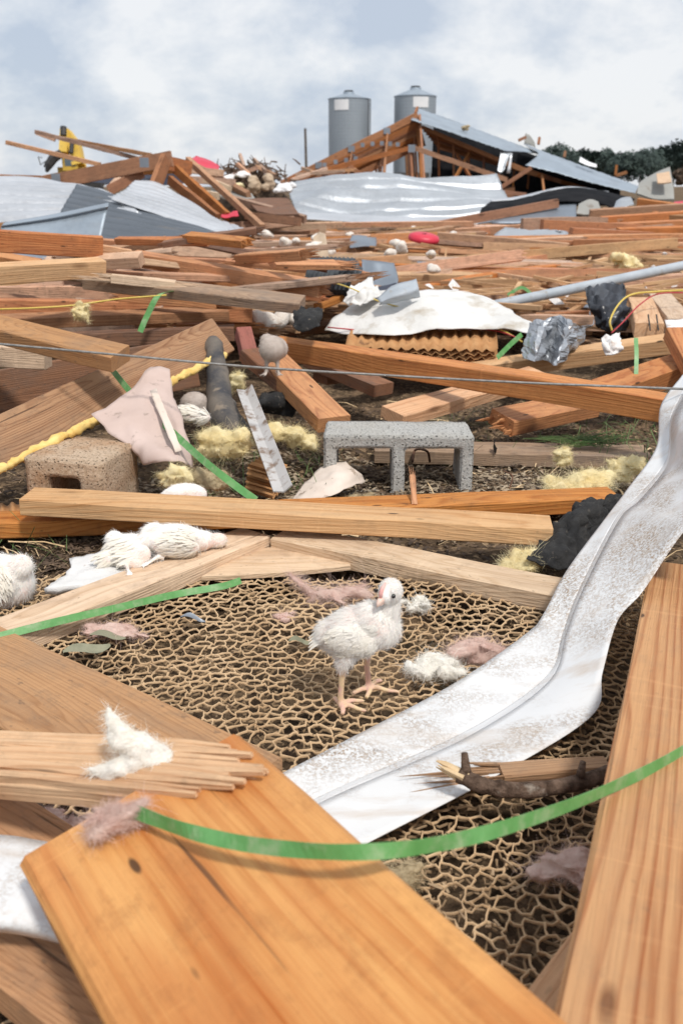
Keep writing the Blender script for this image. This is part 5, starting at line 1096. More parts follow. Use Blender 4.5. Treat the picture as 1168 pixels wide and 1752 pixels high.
for q in range(12):
    px = rds.uniform(560, 1150); py = rds.uniform(400, 520); k = min(14, CAM_H / max(.03, -ray(px, py).z) * rds.uniform(.7, .85)); s_ = .011 * k
    tuft('insulation_tuft', V(px, py, k), (s_, s_ * .7, s_ * .45), rds.choice(['yellow_wool', 'tan_wool', 'white_wool']), 'small wool clump among boards %s' % near_mark(px, py), seed=300 + q, strands=60, lumps=4, rough=.9, sw=.003, group='small wool clumps in the field')
scrap(910, 402, 9.0, 110, 22, 'galv_bright', 'pale flattened tin sheet lying among the far boards', 'sheet metal', 'tin_sheet', seed=1)
scrap(648, 470, 4.8, 55, 50, 'galv_dull', 'crumpled bluish tin scrap above the tarp', 'sheet metal', 'tin_scrap', seed=2)
scrap(655, 500, 4.5, 50, 30, 'navy', 'dark blue plastic scrap behind the tarp flap', 'plastic', 'plastic_scrap', seed=3)
scrap(620, 412, 8.2, 40, 16, 'galv_dull', 'small slate grey scrap among the middle boards', 'scrap', seed=4)
scrap(745, 452, 6.0, 60, 10, 'galv_dull', 'narrow grey strip among the middle boards', 'scrap', seed=5)
scrap(330, 412, 8.0, 130, 14, 'galv', 'light blue tin strip below the left metal roofing', 'sheet metal', 'tin_strip', seed=6)
scrap(1110, 404, 9.0, 40, 12, 'navy', 'dark bundle among the boards at far right', 'scrap', seed=7)
scrap(548, 425, 6.8, 26, 44, 'tanpaper', 'dirty tan cloth hanging over a board in the field', 'cloth', 'cloth_scrap', seed=8)
e = empty('feeder_pan', V(724, 412, 8.0)); mb = MB()
vs = []; n = 24
for r, z in ((0.02, .06), (.09, .058), (.125, .045), (.135, .02), (.13, 0), (.02, 0)):
    vs.append((r, z))
pv = []; fs = []
for (r, z) in vs:
    for j in range(n): a = 2 * math.pi * j / n; pv.append((r * math.cos(a), r * math.sin(a), z))
for i in range(len(vs) - 1):
    for j in range(n): a = i * n + j; b = i * n + (j + 1) % n; fs.append((a, b, b + n, a + n))
fs.append(tuple(range(n))); mb.add(pv, fs); mb.build('pan', M['red'], e, True); e.rotation_euler = (.15, .1, 0); tag(e, 'red plastic feeder pan upside down among the field boards', 'feeder pan')

# ================================================================== wrecked roofing at left
def corr_sheet(name, rows, mat, label, ncorr, amp, nu=60, nv=40, wr=.03, wf=1.3, axis=0, th=.004, parent=None, seed=0, cr=0.0): return sheet(name, rows, mat, label, 'metal roofing', nu, nv, th, wr, wf, amp, ncorr, parent=parent, axis=axis, seed=seed, crumple=cr)
corr_sheet('metal_roofing', [[V(-60, 378, 8.6), V(60, 372, 8.6), V(170, 362, 8.7), V(250, 375, 8.7)], [V(-60, 330, 9.2), V(60, 330, 9.2), V(150, 335, 9.2), V(215, 345, 9.0)], [V(-60, 296, 10), V(60, 302, 10), V(135, 316, 9.8), V(190, 330, 9.4)]], 'galv', 'bright crumpled tin roofing at the left edge of the wreck', 7, .03, 56, 56, .03, 1.2, axis=1)
corr_sheet('metal_roofing', [[V(90, 398, 8.2), V(200, 420, 8.1), V(320, 420, 8.1), V(395, 404, 8.3)], [V(110, 350, 8.7), V(200, 370, 8.6), V(300, 392, 8.5), V(385, 402, 8.5)], [V(132, 314, 9.4), V(190, 330, 9.3), V(290, 362, 9.1), V(376, 400, 8.9)]], 'galv_shaded', 'shade-darkened tin roofing fold in the middle of the left wreck', 9, .022, 56, 64, .02, 1.2, axis=1)
corr_sheet('metal_roofing', [[V(190, 338, 8.9), V(270, 366, 8.8), V(340, 392, 8.7), V(400, 402, 8.7)], [V(215, 322, 9.4), V(280, 340, 9.3), V(350, 368, 9.2), V(410, 398, 9.0)], [V(232, 308, 9.9), V(270, 312, 9.9), V(330, 346, 9.6), V(372, 378, 9.3)]], 'galv', 'pale tin roofing panel draped right of the dark fold', 8, .016, 56, 64, .02, 1.2, axis=1)
corr_sheet('metal_roofing', [[V(360, 402, 8.6), V(400, 404, 8.6), V(445, 402, 8.7)], [V(355, 372, 9.4), V(385, 378, 9.4), V(425, 394, 9.2)]], 'galv', 'small pale tin roofing piece at the right tip of the left wreck', 5, .016, 40, 30, .02, 1.2, axis=0)
creased('metal_trough', [[V(6, 412, 6.45), V(90, 414, 6.4), V(172, 412, 6.35)], [V(2, 389, 6.5), V(90, 377, 6.45), V(184, 358, 6.4)], [V(4, 386, 6.48), V(90, 373, 6.43), V(186, 353, 6.38)], [V(8, 381, 6.6), V(90, 367, 6.6), V(186, 347, 6.5)]], 'roof', 'pale tin trough with folded rim in front of the left wreck', 'metal trough', 30, 5, .004, .006, 3)
corr_sheet('metal_roofing', [[V(-60, 440, 5.4), V(60, 442, 5.4), V(150, 446, 5.4)], [V(-60, 400, 6.2), V(60, 405, 6.2), V(160, 412, 6.0)]], 'galv_dull', 'pale blue tin sheet behind the topmost beam at left', 6, .016, 40, 30, .02, 2, axis=0)
# truss pieces at left
def truss_bits(label, segs, k_, plates=(), w_=.05, h_=.16, name='roof_truss', mat='barn'):
    a, b = segs[0][:2]; e = empty(name, V(*a)); tag(e, label, 'truss')
    for sg in segs:
        a, b = sg[0], sg[1]; hh = sg[2] if len(sg) > 2 else h_; nm = sg[3] if len(sg) > 3 else 'chord'
        beam(V(*a), V(*b), w_, hh, mat, None, nm, parent=e, wob=.004)
    for (px, py, k, s_) in plates:
        mb = MB(); mb.box((0, 0, 0), (s_, .006, s_)); o = mb.build('plate', M['plate'], e); o.location = V(px, py, k) - e.location
    return e
truss_bits('large brown roof truss slanting above the left tin roofing', [((60, 303, 10.6), (290, 258, 10.2), .16, 'top_chord'), ((-30, 298, 11), (90, 301, 10.8), .10, 'bottom_chord'), ((182, 318, 10.4), (240, 287, 10.4), .11, 'web'), ((283, 262, 10.1), (262, 314, 9.9), .17, 'web')], 10, [(247, 278, 10.1, .10), (96, 305, 10.5, .10)])
truss_bits('brown truss half leaning right of the large left truss', [((285, 266, 10.4), (330, 276, 10.6), .15, 'top_chord'), ((296, 280, 10.5), (388, 364, 9.8), .10, 'web'), ((288, 300, 10.2), (370, 366, 9.6), .10, 'web')], 10)
truss_bits('thin light truss sticking up highest at the left skyline', [((60, 222, 13), (235, 268, 12.6), .05, 'top_chord'), ((92, 231, 13.2), (256, 262, 12.4), .05, 'bottom_chord'), ((62, 224, 13.1), (94, 236, 13.1), .05, 'web')], 13, mat='field')
beam(V(10, 240, 13), V(170, 278, 12.6), .05, .055, 'field', 'single thin lath pointing left over the skyline at far left', 'lath')
beam(V(318, 268, 10.8), V(445, 384, 9.6), .06, .065, 'field', 'long narrow board leaning down right past the red tarp', roll=0)
for i, (a, b) in enumerate([((300, 282, 11.6), (380, 290, 11.4)), ((310, 300, 11.4), (400, 306, 11.2)), ((330, 282, 12), (420, 330, 11)), ((205, 290, 11.2), (300, 286, 11.4)), ((350, 300, 11.2), (392, 318, 11)), ((395, 336, 10.6), (520, 370, 10.2)), ((300, 316, 11), (372, 330, 10.8)), ((420, 362, 10), (510, 372, 9.6)), ((225, 282, 11), (196, 316, 10.6))]):
    beam(V(*a), V(*b), .06, .08, random.choice(['field', 'barn', 'tan']), ['loose board level with the red tarp, right of the large truss', 'loose board below the red tarp in the left jumble', 'loose board running down right from the red tarp', 'loose board behind the large left truss web', 'short loose board left of the white bundled sheet', 'long loose board left of the bright central sheet', 'loose board above the pale tin panel', 'low loose board just left of the bright central sheet foot', 'short steep board beside the large left truss'][i], group='boards jumbled around the left trusses', roll=random.uniform(-10, 25))
sheet('navy_tarp', [[V(140, 316, 11.3), V(230, 318, 11.3), V(330, 312, 11.3)], [V(150, 300, 11.6), V(230, 298, 11.6), V(320, 290, 11.6)], [V(165, 288, 12), V(230, 282, 12), V(300, 284, 12)]], 'navy', 'dark navy sheet in shadow behind the left trusses', 'tarp', 16, 12, .004, .04, 2)
sheet('red_tarp', [[V(330, 280, 12), V(352, 290, 12), V(374, 298, 12)], [V(328, 272, 12.2), V(352, 280, 12.2), V(374, 290, 12.2)], [V(336, 265, 12.5), V(356, 273, 12.5), V(376, 284, 12.5)]], 'red', 'red tarp piece on top of the left jumble', 'tarp', 14, 10, .006, .03, 3)
sheet('red_scrap', [[V(378, 372, 9.6), V(392, 372, 9.6), V(408, 368, 9.6)], [V(380, 364, 9.9), V(392, 362, 9.9), V(406, 360, 9.9)]], 'red', 'dark red scrap below the leaning narrow board', 'scrap', 8, 6, .006, .04, 5)
sheet('fallen_sheet', [[V(440, 362, 10.2), V(470, 368, 10.1), V(512, 368, 10.0)], [V(420, 342, 10.8), V(455, 340, 10.8), V(492, 340, 10.7)]], W['dark'], 'dark brown flat panel left of the bright central sheet', 'panel', 8, 8, .02, smooth=False)
sheet('fallen_sheet', [[V(360, 330, 11), V(400, 344, 10.8), V(440, 346, 10.8)], [V(362, 318, 11.6), V(395, 326, 11.5), V(430, 332, 11.4)]], 'panelgrey', 'grey flat panel in the jumble under the brush heap', 'panel', 8, 8, .02, smooth=False)
for i, (px, py, w_, h_, m_, lb) in enumerate([(392, 306, 20, 26, 'cloth', 'white bundled sheet left of the tan bundles'), (408, 318, 26, 16, 'yellow_wool', 'pale tan bundle under the brush heap'), (436, 316, 30, 44, 'tanpaper', 'larger tan wrapped bundle in front of the brush heap'), (462, 312, 26, 42, 'tanpaper', 'tan wrapped bundle right of the larger one'), (415, 298, 30, 12, 'cloth', 'white crumpled plastic on the brush heap'), (486, 322, 44, 26, 'whitepaint', 'white sheet corner left of the bright central sheet')]):
    k = 14.0; p = V(px, py, k); tuft('debris_bundle', p, (w_ / 2 / 1600 * k, .15, h_ / 2 / 1600 * k), m_, lb, 'bundle', seed=60 + i, strands=0, lumps=3, rough=.35)
# brush heap
rd = random.Random(21); mb = MB(); c0 = V(430, 290, 16)
for q in range(420):
    a = rd.uniform(0, 6.28); rr = abs(rd.gauss(0, .3)); p = c0 + Vector((rd.gauss(0, .23), rd.gauss(0, .3), rd.uniform(-.35, .14 - .25 * rr))); d = Vector((rd.uniform(-1, 1), rd.uniform(-1, 1), rd.uniform(-.2, .9))).normalized() * rd.uniform(.1, .34)
    mb.tube([p - d * .5 - c0, p + Vector((rd.uniform(-.04, .04), 0, rd.uniform(-.04, .04))) - c0, p + d * .5 - c0], [.016, .012, .005], 5)
o = mb.build('brush_heap', M['bark']); o.location = c0; tag(o, 'tangled heap of broken branches on the skyline left of the silos', 'brush heap', kind='stuff')
mb = MB(); c1_ = c0 - Vector((0, -.2, .55))
mb.ell((0, 0, 0), (.62, .5, .45)); o = mb.build('rubble_mound', M['chip'], None, True); o.location = c1_; tag(o, 'dark rubble mound under the brush heap', 'rubble')
for v in o.data.vertices: v.co *= 1 + .25 * nz(v.co.x * 5, v.co.y * 5, v.co.z * 5)
for i, (a, b) in enumerate([((385, 300, 15.6), (440, 284, 15.4)), ((415, 282, 15.5), (408, 262, 15.8)), ((440, 282, 15.4), (470, 296, 15.4)), ((405, 278, 15.4), (425, 296, 15.2)), ((432, 270, 15.8), (452, 290, 15.3))]):
    beam(V(*a), V(*b), .05, .06, 'field', ['low board at the left of the brush heap', 'upright board on top of the brush heap', 'board sticking out right of the brush heap', 'board in the middle of the brush heap', 'upper slanting board of the brush heap'][i], group='boards stuck in the brush heap', ends=('broken', 'broken'))

# ================================================================== bright central sheet and the barn
corr_sheet('metal_roofing', [[V(505, 362, 15), V(600, 372, 14.8), V(720, 374, 14.8), V(850, 362, 15)], [V(498, 340, 15.4), V(600, 350, 15.2), V(720, 352, 15.2), V(862, 345, 15.4)], [V(492, 318, 15.9), V(600, 316, 15.7), V(720, 318, 15.7), V(868, 335, 15.9)], [V(495, 312, 16.2), V(635, 293, 16.1), V(720, 302, 16.1), V(848, 296, 16.3)]], 'galv_bright', 'bright silvery roofing sheet lying crumpled in the centre distance', 5, .035, 90, 60, .03, .8, axis=1, cr=.05)
sheet('metal_roofing', [[V(500, 374, 14.4), V(640, 382, 14.2), V(760, 384, 14.2), V(880, 378, 14.3)], [V(498, 360, 15), V(640, 368, 14.9), V(760, 372, 14.9), V(880, 366, 15)]], 'galv', 'flat bluish sheet under the bright central roofing', 'metal roofing', 30, 8, .006, .02, 1)
barn = empty('collapsed_barn', (2.5, 24, 0)); tag(barn, 'collapsed barn with bare trusses and a sagging metal roof', 'barn')
PXM = 24.0 / 1600
def truss(k, full, seed):
    rd = random.Random(seed); dz = rd.uniform(-.05, .05)
    peak = V(711, 194, 24); heel = V(478, 312, 24); rheel = Vector((peak.x + (peak.x - heel.x) * .72, 24, heel.z + .35)); dyk = (k - 24) * 1.0
    sh = Vector((rd.uniform(-.05, .05), dyk, dz)); P = lambda f, g: heel.lerp(peak, f) + sh if g == 0 else peak.lerp(rheel, f) + sh
    t = beam(heel + sh, peak + sh, .05, .17, 'barn', None, 'rafter', parent=barn, wob=.004)
    tz = heel.z + .03
    mids = [(.28, .4), (.52, .48), (.78, .74)]
    for (f, f2) in mids:
        a = P(f, 0) - Vector((0, 0, .12)); b = heel.lerp(Vector((peak.x, 24, heel.z)), f2) + sh
        beam(a, b, .04, .09, 'barn', None, 'web', parent=barn, side=(1, 0, 0))
        mb = MB(); mb.box((0, 0, 0), (.17, .008, .15)); o = mb.build('plate', M['plate'], barn); o.location = P(f, 0) - Vector((0, .03, .09)) - barn.location
    beam(heel + sh, Vector((peak.x + 1.6, 24, heel.z)) + sh, .05, .12, 'barn', None, 'tie_beam', parent=barn)
    beam(peak + sh - Vector((-.05, 0, .05)), Vector((peak.x + .05, 24, heel.z)) + sh, .05, .11, 'barn', None, 'king_post', parent=barn, side=(1, 0, 0))
    for q in (.45, .95, 1.4): beam(Vector((peak.x + q, 24 + .1, peak.z - .12 - q * .33)) + sh, Vector((peak.x + q, 24 + .1, heel.z)) + sh, .05, .10, 'barn', None, 'post', parent=barn, side=(1, 0, 0))
for i in range(10): truss(24 + i * .62, True, i)
for i in range(9):
    kk = 24.1 + .28 * i
    beam(V(492 + 15 * i, 303 - i * .5, kk), V(714 + 1.5 * i, 199 + 5.5 * i, kk), .05, .10, 'barn', None, 'rafter', parent=barn, wob=.004)
for i, (px, py) in enumerate([(620, 248), (637, 246), (653, 245), (667, 246), (680, 247), (555, 282), (574, 277), (592, 274), (608, 271)]):
    mb = MB(); mb.box((0, 0, 0), (.10, .008, .10)); o = mb.build('plate', M['plate'], barn); o.location = V(px, py, 23.9) - barn.location
truss_bits('low front truss of the collapsed barn, peaked below the roof ridge', [((490, 304, 21), (706, 248, 21), .10, 'top_chord'), ((706, 248, 21), (868, 304, 20.6), .10, 'top_chord'), ((700, 254, 21), (705, 320, 21), .12, 'king_post'), ((600, 282, 21), (640, 310, 21), .09, 'web')], 21, [(704, 254, 20.93, .16)])
for lb_, (a, b) in zip(['longest level', 'short slanting', 'rising', 'upper level'], [((505, 296, 19), (590, 290, 19)), ((515, 285, 20), (545, 296, 19.5)), ((500, 305, 18.6), (560, 286, 19.4)), ((530, 292, 19.6), (610, 288, 20))]):
    beam(V(*a), V(*b), .05, .06, 'field', lb_ + ' thin lath lying against the left foot of the barn trusses', 'lath', group='laths at the left foot of the barn')
def bsheet(rows, mat='roof', nu=40, nv=14, nc_=16, amp=.012, name='roof_sheet', wr=.02): return sheet(name, rows, mat, None, None, nu, nv, .01, wr, .8, amp, nc_, parent=barn, axis=0)
bsheet([[V(703, 204, 23.6), V(760, 222, 23.6), V(820, 243, 23.6), V(862, 257, 23.6)], [V(712, 185, 26.5), V(780, 208, 26.5), V(850, 234, 26.5), V(925, 262, 26.5)]])
bsheet([[V(898, 282, 23.3), V(960, 298, 23.3), V(1020, 314, 23.3), V(1086, 330, 23.3)], [V(920, 262, 25), V(980, 285, 25), V(1030, 303, 25), V(1090, 322, 25)], [V(895, 246, 27), V(960, 270, 27), V(1030, 296, 27), V(1092, 318, 27)]])
bsheet([[V(856, 258, 23.7), V(864, 262, 23.7), V(872, 262, 23.7)], [V(850, 292, 23.5), V(856, 296, 23.5), V(862, 290, 23.5)]], 'galv_bright', 10, 10, 1, 0, 'hanging_flap')
bsheet([[V(872, 262, 23.9), V(874, 262, 23.9), V(876, 263, 23.9)], [V(866, 296, 23.9), V(869, 297, 23.9), V(872, 296, 23.9)]], 'galv', 4, 4, 1, 0, 'downpipe')
bsheet([[V(735, 345, 27.5), V(870, 352, 27), V(1060, 352, 26)], [V(742, 203, 27.8), V(870, 250, 27.3), V(1060, 318, 27.1)]], 'underside_and_shade', 10, 6, 1, 0, 'interior_shade_sheet')  # added near-black sheet, stands in for the shaded barn interior
bsheet([[V(690, 318, 24.5), V(760, 330, 24), V(880, 345, 23.5)], [V(690, 304, 27), V(760, 306, 26.8), V(880, 318, 26.5)]], W['dark'], 10, 6, 1, 0, 'fallen_ceiling')
for i in range(8): beam(V(722 + i * 4, 214 + i * 5, 24.3 + i * .4), V(905 + i * 14, 292 + i * 4, 24.1 + i * .35), .05, .10, 'barn', None, 'rafter', parent=barn, wob=.004)
for i in range(7): beam(V(748 + i * 26, 232 + i * 9, 24.6 + i * .3), V(750 + i * 25, 322, 24.6 + i * .3), .05, .09, 'barn', None, 'stud', parent=barn, side=(1, 0, 0))
for a, b in [((848, 322, 23), (906, 284, 23)), ((760, 330, 23.4), (800, 260, 24.4)), ((820, 330, 23.2), (780, 262, 24.6)), ((930, 340, 23), (925, 296, 23.6)), ((712, 182, 24.5), (708, 192, 24)), ((800, 318, 23), (900, 330, 22.6))]:
    beam(V(*a), V(*b), .05, .09, 'barn', None, 'brace', parent=barn, side=(1, 0, 0))
for a, b in [((885, 238, 26.4), (898, 232, 26.4)), ((918, 246, 26.4), (920, 234, 26.4)), ((962, 268, 26), (964, 258, 26)), ((1050, 300, 25), (1052, 282, 25)), ((1052, 298, 25), (1070, 292, 25))]:
    beam(V(*a), V(*b), .06, .08, 'barn', None, 'stud_end', parent=barn, side=(1, 0, 0))
bsheet([[V(896, 246, 26.8), V(905, 248, 26.8), V(915, 252, 26.8)], [V(898, 228, 26.8), V(906, 232, 26.8), V(914, 244, 26.8)]], 'panelgrey', 6, 6, 1, 0, 'upright_scrap')
bsheet([[V(990, 276, 25.2), V(1005, 283, 25.2), V(1020, 286, 25.2)], [V(992, 268, 25.5), V(1006, 276, 25.5), V(1020, 281, 25.5)]], 'whitepaint', 6, 4, 1, 0, 'white_scrap')
o = tuft('insulation_tuft', V(795, 218, 24.6), (.14, .1, .09), 'tan_wool', 'tan wool clump snagged on the barn roof', seed=90, strands=60, sl=.08, rough=.5, sw=.004)
# dark bent sheet and planks in front of the barn
sheet('bent_sheet', [[V(820, 366, 13.4), V(880, 358, 13.4), V(960, 346, 13.4), V(1030, 352, 13.4), V(1060, 368, 13.4)], [V(826, 352, 13.8), V(880, 346, 13.8), V(960, 332, 13.8), V(1030, 338, 13.8), V(1075, 350, 13.8)], [V(838, 344, 14.6), V(890, 340, 14.6), V(970, 322, 14.6), V(1030, 328, 14.6), V(1085, 342, 14.6)]], 'underside_and_shade', 'black-backed bent roofing sheet in front of the barn', 'metal roofing', 40, 14, .012, .03, 1.2)
sheet('bent_sheet', [[V(838, 344, 14.55), V(890, 340, 14.55), V(970, 322, 14.55), V(1040, 332, 14.55)], [V(838, 341, 14.9), V(890, 336, 14.9), V(970, 319, 14.9), V(1040, 328, 14.9)]], 'galv', 'pale rim of the black-backed bent sheet', 'metal roofing', 30, 4, .01, .01, 1.2)
sheet('fallen_sheet', [[V(840, 382, 12.8), V(920, 382, 12.8), V(985, 378, 12.8)], [V(880, 356, 13.6), V(940, 348, 13.6), V(985, 344, 13.6)]], 'galv_dull', 'pale grey panel lying under the black-backed sheet', 'panel', 12, 8, .02, .02, 1)
sheet('fallen_sheet', [[V(985, 366, 12.5), V(1005, 368, 12.5), V(1028, 362, 12.5)], [V(990, 350, 12.7), V(1008, 342, 12.7), V(1022, 346, 12.7)]], 'panelgrey', 'small dark olive panel under the black-backed sheet', 'panel', 8, 8, .02, .01, 1, smooth=False)
beam(V(720, 384, 12.6), V(955, 340, 13.2), .06, .12, 'barn', 'long brown beam rising right under the black-backed sheet', 'timber')
beam(V(896, 374, 10.2), V(1040, 372, 10.4), .10, .14, 'field', 'thick square beam lying in front of the barn at right', 'timber', bow=.01)
beam(V(930, 376, 9.6), V(1100, 384, 9.8), .10, .11, 'orange', 'orange beam just in front of the thick square beam', 'timber')
for i, (a, b) in enumerate([((1010, 360, 12), (1190, 348, 12)), ((1030, 372, 11), (1200, 360, 11.2)), ((1040, 384, 10), (1200, 376, 10.2)), ((1030, 356, 12.6), (1120, 362, 12)), ((1060, 392, 9.2), (1200, 388, 9.4)), ((1090, 340, 13), (1160, 350, 12.8)), ((980, 390, 9), (1120, 398, 9.2)), ((1120, 366, 11.2), (1210, 372, 11))]):
    beam(V(*a), V(*b), .08, .11, random.choice(['orange', 'field', 'field']), ['upper thick board of the far right stack', 'second thick board of the far right stack', 'third thick board of the far right stack', 'thick board by the torn shiny tin scrap', 'lowest thick board of the far right stack', 'thick board under the tilted grey panel', 'thick board just below the orange beam at right', 'short thick board poking in at the far right edge'][i], group='thick boards stacked at far right', roll=random.uniform(0, 12))
sheet('grey_board', [[V(1088, 332, 16), V(1120, 342, 16), V(1152, 342, 16)], [V(1094, 314, 16.4), V(1120, 306, 16.4), V(1150, 318, 16.4)], [V(1108, 304, 16.8), V(1126, 294, 16.8), V(1145, 286, 16.8)]], 'panelgrey', 'big grey panel tilted up at the far right', 'panel', 10, 10, .03, .01, 1, smooth=False)
sheet('tan_scrap', [[V(1124, 314, 15.9), V(1136, 314, 15.9), V(1148, 312, 15.9)], [V(1122, 298, 16.2), V(1134, 296, 16.2), V(1144, 294, 16.2)]], W['tan'], 'small tan plate stuck on the tilted grey panel', 'scrap', 4, 4, .02, smooth=False)
tuft('debris_bundle', V(1168, 300, 17), (.2, .2, .22), 'chip', 'dark rubble bundle at the far right edge behind the grey panel', 'rubble', seed=95, strands=100, sl=.1, sw=.01, rough=.7)
sheet('metal_scrap', [[V(1046, 358, 12.5), V(1062, 352, 12.5), V(1084, 346, 12.5)], [V(1052, 344, 12.9), V(1064, 336, 12.9), V(1078, 336, 12.9)]], 'galv_bright', 'torn shiny tin scrap where the barn roof meets the stack', 'sheet metal', 10, 8, .006, .05, 3)
sheet('red_scrap', [[V(1150, 352, 13), V(1165, 352, 13), V(1180, 350, 13)], [V(1152, 346, 13.2), V(1166, 345, 13.2), V(1180, 344, 13.2)]], 'red', 'bright red scrap at the far right edge', 'scrap', 6, 4, .01, .02, 4)

# ================================================================== excavator
ex = empty('excavator', V(118, 300, 38)); exl = ex.location; K = 38
def XP(px, py, dk=0): return V(px, py, K + dk) - exl
def exbox(name, px0, py0, px1, py1, dk, dep, mat, par=ex, bev=.0):
    a = XP(px0, py0, dk); b = XP(px1, py1, dk); mb = MB(); mb.box((a + b) / 2 + Vector((0, dep / 2, 0)), (abs(b.x - a.x), dep, abs(a.z - b.z))); return mb.build(name, M[mat], par)
exbox('house', 100, 286, 160, 318, .3, 1.8, 'yellow_paint')
cb = exbox('cab', 107, 267, 133, 292, 0, 1.1, 'yellow_paint'); exbox('window', 111, 272, 129, 284, -.02, .03, 'glass', cb); exbox('counterweight', 133, 290, 168, 316, .6, 1.6, 'darksteel')
mb = MB(); mb.bar(XP(136, 284, .2), XP(128, 246, .2), .45, .5, Vector((0, 1, 0))); mb.bar(XP(129, 250, .2), XP(112, 228, .2), .45, .42, Vector((0, 1, 0))); mb.build('boom', M['yellow_paint'], ex)
mb = MB(); mb.bar(XP(112, 222, .1), XP(110, 262, .1), .34, .34, Vector((0, 1, 0))); mb.build('stick', M['yellow_paint'], ex)
mb = MB(); mb.tube([XP(124, 240, -.2), XP(122, 262, -.2)], .09, 8); mb.tube([XP(109, 217, -.1), XP(109, 232, -.1)], .13, 8); mb.build('hydraulic_cylinder', M['darksteel'], ex)
mb = MB(); 
for q in range(4): mb.tube([XP(106, 262, q * .2 - .3), XP(92, 270, q * .2 - .3), XP(84, 282, q * .2 - .3), XP(80, 294, q * .2 - .3)], [.16, .2, .17, .06], 6)
mb.build('grapple', M['darksteel'], ex)
for s_ in (0, 2.0):
    mb = MB(); mb.box(XP(125, 324, .1 + s_) , (2.4, .5, .6)); mb.build('track', M['darksteel'], ex)
tag(ex, 'yellow excavator with raised arm behind the left wreck', 'excavator')
mb = MB(); mb.tube([V(72, 270, 30) , V(66, 268, 30), V(70, 282, 30), V(78, 276, 30), V(76, 286, 30)], .02, 5); o = mb.build('bent_wire', M['darksteel']); tag(o, 'dark bent wire against the sky left of the excavator', 'wire')

# ================================================================== silos, pole, trees
def silo(px, ytop, yeave, half, k, label, cx):
    e = empty('grain_silo', V(px, 340, k)); el = e.location.copy(); el.z = 0; e.location = el
    r = half / 1600 * k; zt = V(px, ytop, k).z; ze = V(px, yeave, k).z; n = 40
    mb = MB(); prof = []; zz = 1.6
    while zz < ze: prof.append((r * (1 + (.003 if len(prof) % 2 else 0)), zz)); zz += .10
    prof.append((r, ze)); vs = []; fs = []
    for (rr, z) in [(.25, .3)] + prof:
        for j in range(n): a = 2 * math.pi * j / n; vs.append((rr * math.cos(a), rr * math.sin(a), z))
    for i in range(len(prof)):
        for j in range(n): a = i * n + j; b = i * n + (j + 1) % n; fs.append((a, b, b + n, a + n))
    mb.add(vs, fs); mb.build('shell', M['silo'], e)
    mb = MB(); vs = []; fs = []
    for (rr, z) in ((r * 1.03, ze - .04), (r * 1.03, ze), (r * .28, zt - .12), (r * .26, zt)):
        for j in range(n): a = 2 * math.pi * j / n; vs.append((rr * math.cos(a), rr * math.sin(a), z))
    for i in range(3):
        for j in range(n): a = i * n + j; b = i * n + (j + 1) % n; fs.append((a, b, b + n, a + n))
    fs.append(tuple(3 * n + j for j in range(n))); mb.add(vs, fs); rf = mb.build('roof', M['roof'], e)
    mb = MB(); mb.tube([(0, 0, zt - .05), (0, 0, zt + .09)], r * .22, 14); mb.build('hatch', M['darksteel'], rf)
    mb = MB(); a0 = math.radians(cx)
    vs = []; fs = []; n2 = 8
    for i in range(n2 + 1):
        a = a0 + (i / n2 - .5) * .75
        for z in (ze - .12 - .62, ze - .12): vs.append((r * 1.02 * math.cos(a), r * 1.02 * math.sin(a), z))
    for i in range(n2): fs.append((2 * i, 2 * i + 2, 2 * i + 3, 2 * i + 1))
    mb.add(vs, fs); mb.build('sign', M['whitepaint'], e)
    mb = MB()
    for sx in (0, .35):
        aa = math.radians(cx + 95) ; d = Vector((math.cos(aa), math.sin(aa), 0)) * r * 1.04; t_ = Vector((-math.sin(aa), math.cos(aa), 0)) * sx; mb.tube([d + t_ + Vector((0, 0, .5)), d + t_ + Vector((0, 0, ze))], .03, 5)
    mb.build('ladder', M['darksteel'], e)
    for j in range(6):
        a = 2 * math.pi * j / 6 + .3; mb = MB(); mb.tube([(r * math.cos(a), r * math.sin(a), 0), (r * math.cos(a), r * math.sin(a), 1.9)], .06, 6); mb.build('leg', M['silo'], e)
    tag(e, label, 'silo'); return e
silo(596, 163, 174, 33.5, 62, 'left grey metal grain silo with white sign, standing clear', -112)
silo(706, 156, 170, 34.5, 62, 'right grey metal grain silo partly hidden by the barn ridge', -78)
mb = MB(); pb = V(525, 330, 80); mb.tube([Vector((pb.x, pb.y, 0)), V(522, 220, 80)], [.13, .10], 8); o = mb.build('utility_pole', M['trunk']); tag(o, 'thin dark utility pole standing left of the silos', 'pole')
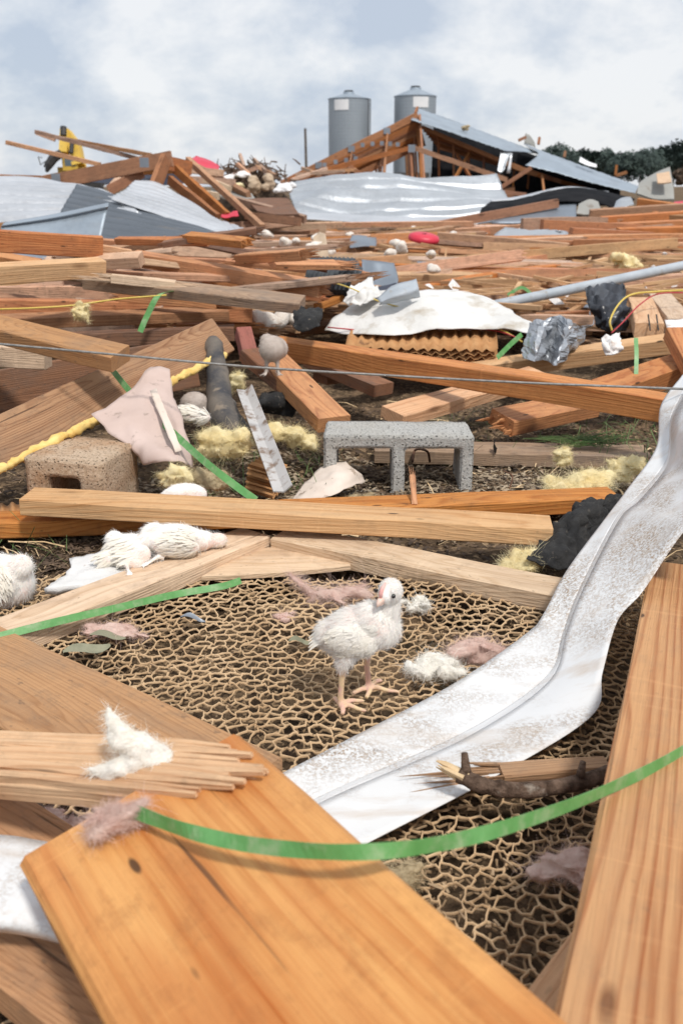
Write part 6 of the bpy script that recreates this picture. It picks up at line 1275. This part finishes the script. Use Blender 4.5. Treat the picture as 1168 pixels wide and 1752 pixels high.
def tree_crown(seed, H, Wd):
    rd = random.Random(seed); vs = []; fs = []
    cl = [(Vector((rd.gauss(0, .30) * Wd, rd.gauss(0, .28) * Wd, H * (.32 + .60 * rd.random()))), rd.uniform(.14, .26) * Wd) for _ in range(26)]
    for c, r in cl:
        lim = max(.25, 1 - ((c.z / H) - .55) ** 2 * 3); c.x *= lim; c.y *= lim
        for q in range(150):
            d = Vector((rd.gauss(0, 1), rd.gauss(0, 1), rd.gauss(0, .8))).normalized() * r * rd.uniform(.6, 1.05); p = c + d; s_ = rd.uniform(.35, .75); u_ = Vector((rd.uniform(-1, 1), rd.uniform(-1, 1), rd.uniform(-.6, .6))).normalized() * s_; v_ = u_.orthogonal().normalized() * s_ * .7
            b = len(vs); vs += [p - u_, p - v_, p + u_, p + v_]; fs.append((b, b + 1, b + 2, b + 3))
    me = mesh('crown', vs, fs); me.materials.append(M['leaf']); return me
def tree_trunk(H):
    mb = MB(); mb.tube([(0, 0, -.5), (.1, 0, H * .3), (0, .1, H * .6), (.1, 0, H * .85)], [.35, .28, .18, .06], 8)
    for a in range(5): z = H * (.35 + .09 * a); mb.tube([(0, 0, z), (math.cos(a * 2.2) * H * .12, math.sin(a * 2.2) * H * .12, z + H * .1), (math.cos(a * 2.2) * H * .2, math.sin(a * 2.2) * H * .2, z + H * .15)], [.14, .09, .03], 6)
    me = mesh('trunk', mb.v, mb.f); me.materials.append(M['trunk']); return me
cr = [tree_crown(s, 17, 15) for s in (1, 2, 3, 4)]; tr = tree_trunk(17); rd = random.Random(5)
for i, px in enumerate([930, 945, 962, 985, 1005, 1028, 1050, 1072, 1092, 1115, 1135, 1150, 1172, 1200]):
    k = 300 + rd.uniform(-25, 40); top = {945: 252, 1150: 250, 1135: 258, 930: 274}.get(px, 262 + rd.uniform(-3, 5)); p = V(px, 322, k); H = V(px, top, k).z
    e = empty('tree', (p.x, p.y, 0), rd.uniform(0, 6.28)); sc_ = H / 16.5; e.scale = (sc_, sc_, sc_)
    for nm, me in (('crown', cr[i % 4]), ('trunk', tr)): o = bpy.data.objects.new(nm, me); COL.objects.link(o); o.parent = e
    tag(e, '%s dark green tree from the left in the distant row behind the barn' % ['first', 'second', 'third', 'fourth', 'fifth', 'sixth', 'seventh', 'eighth', 'ninth', 'tenth', 'eleventh', 'twelfth', 'thirteenth', 'fourteenth'][i], 'tree', 'trees in the distant row at right')
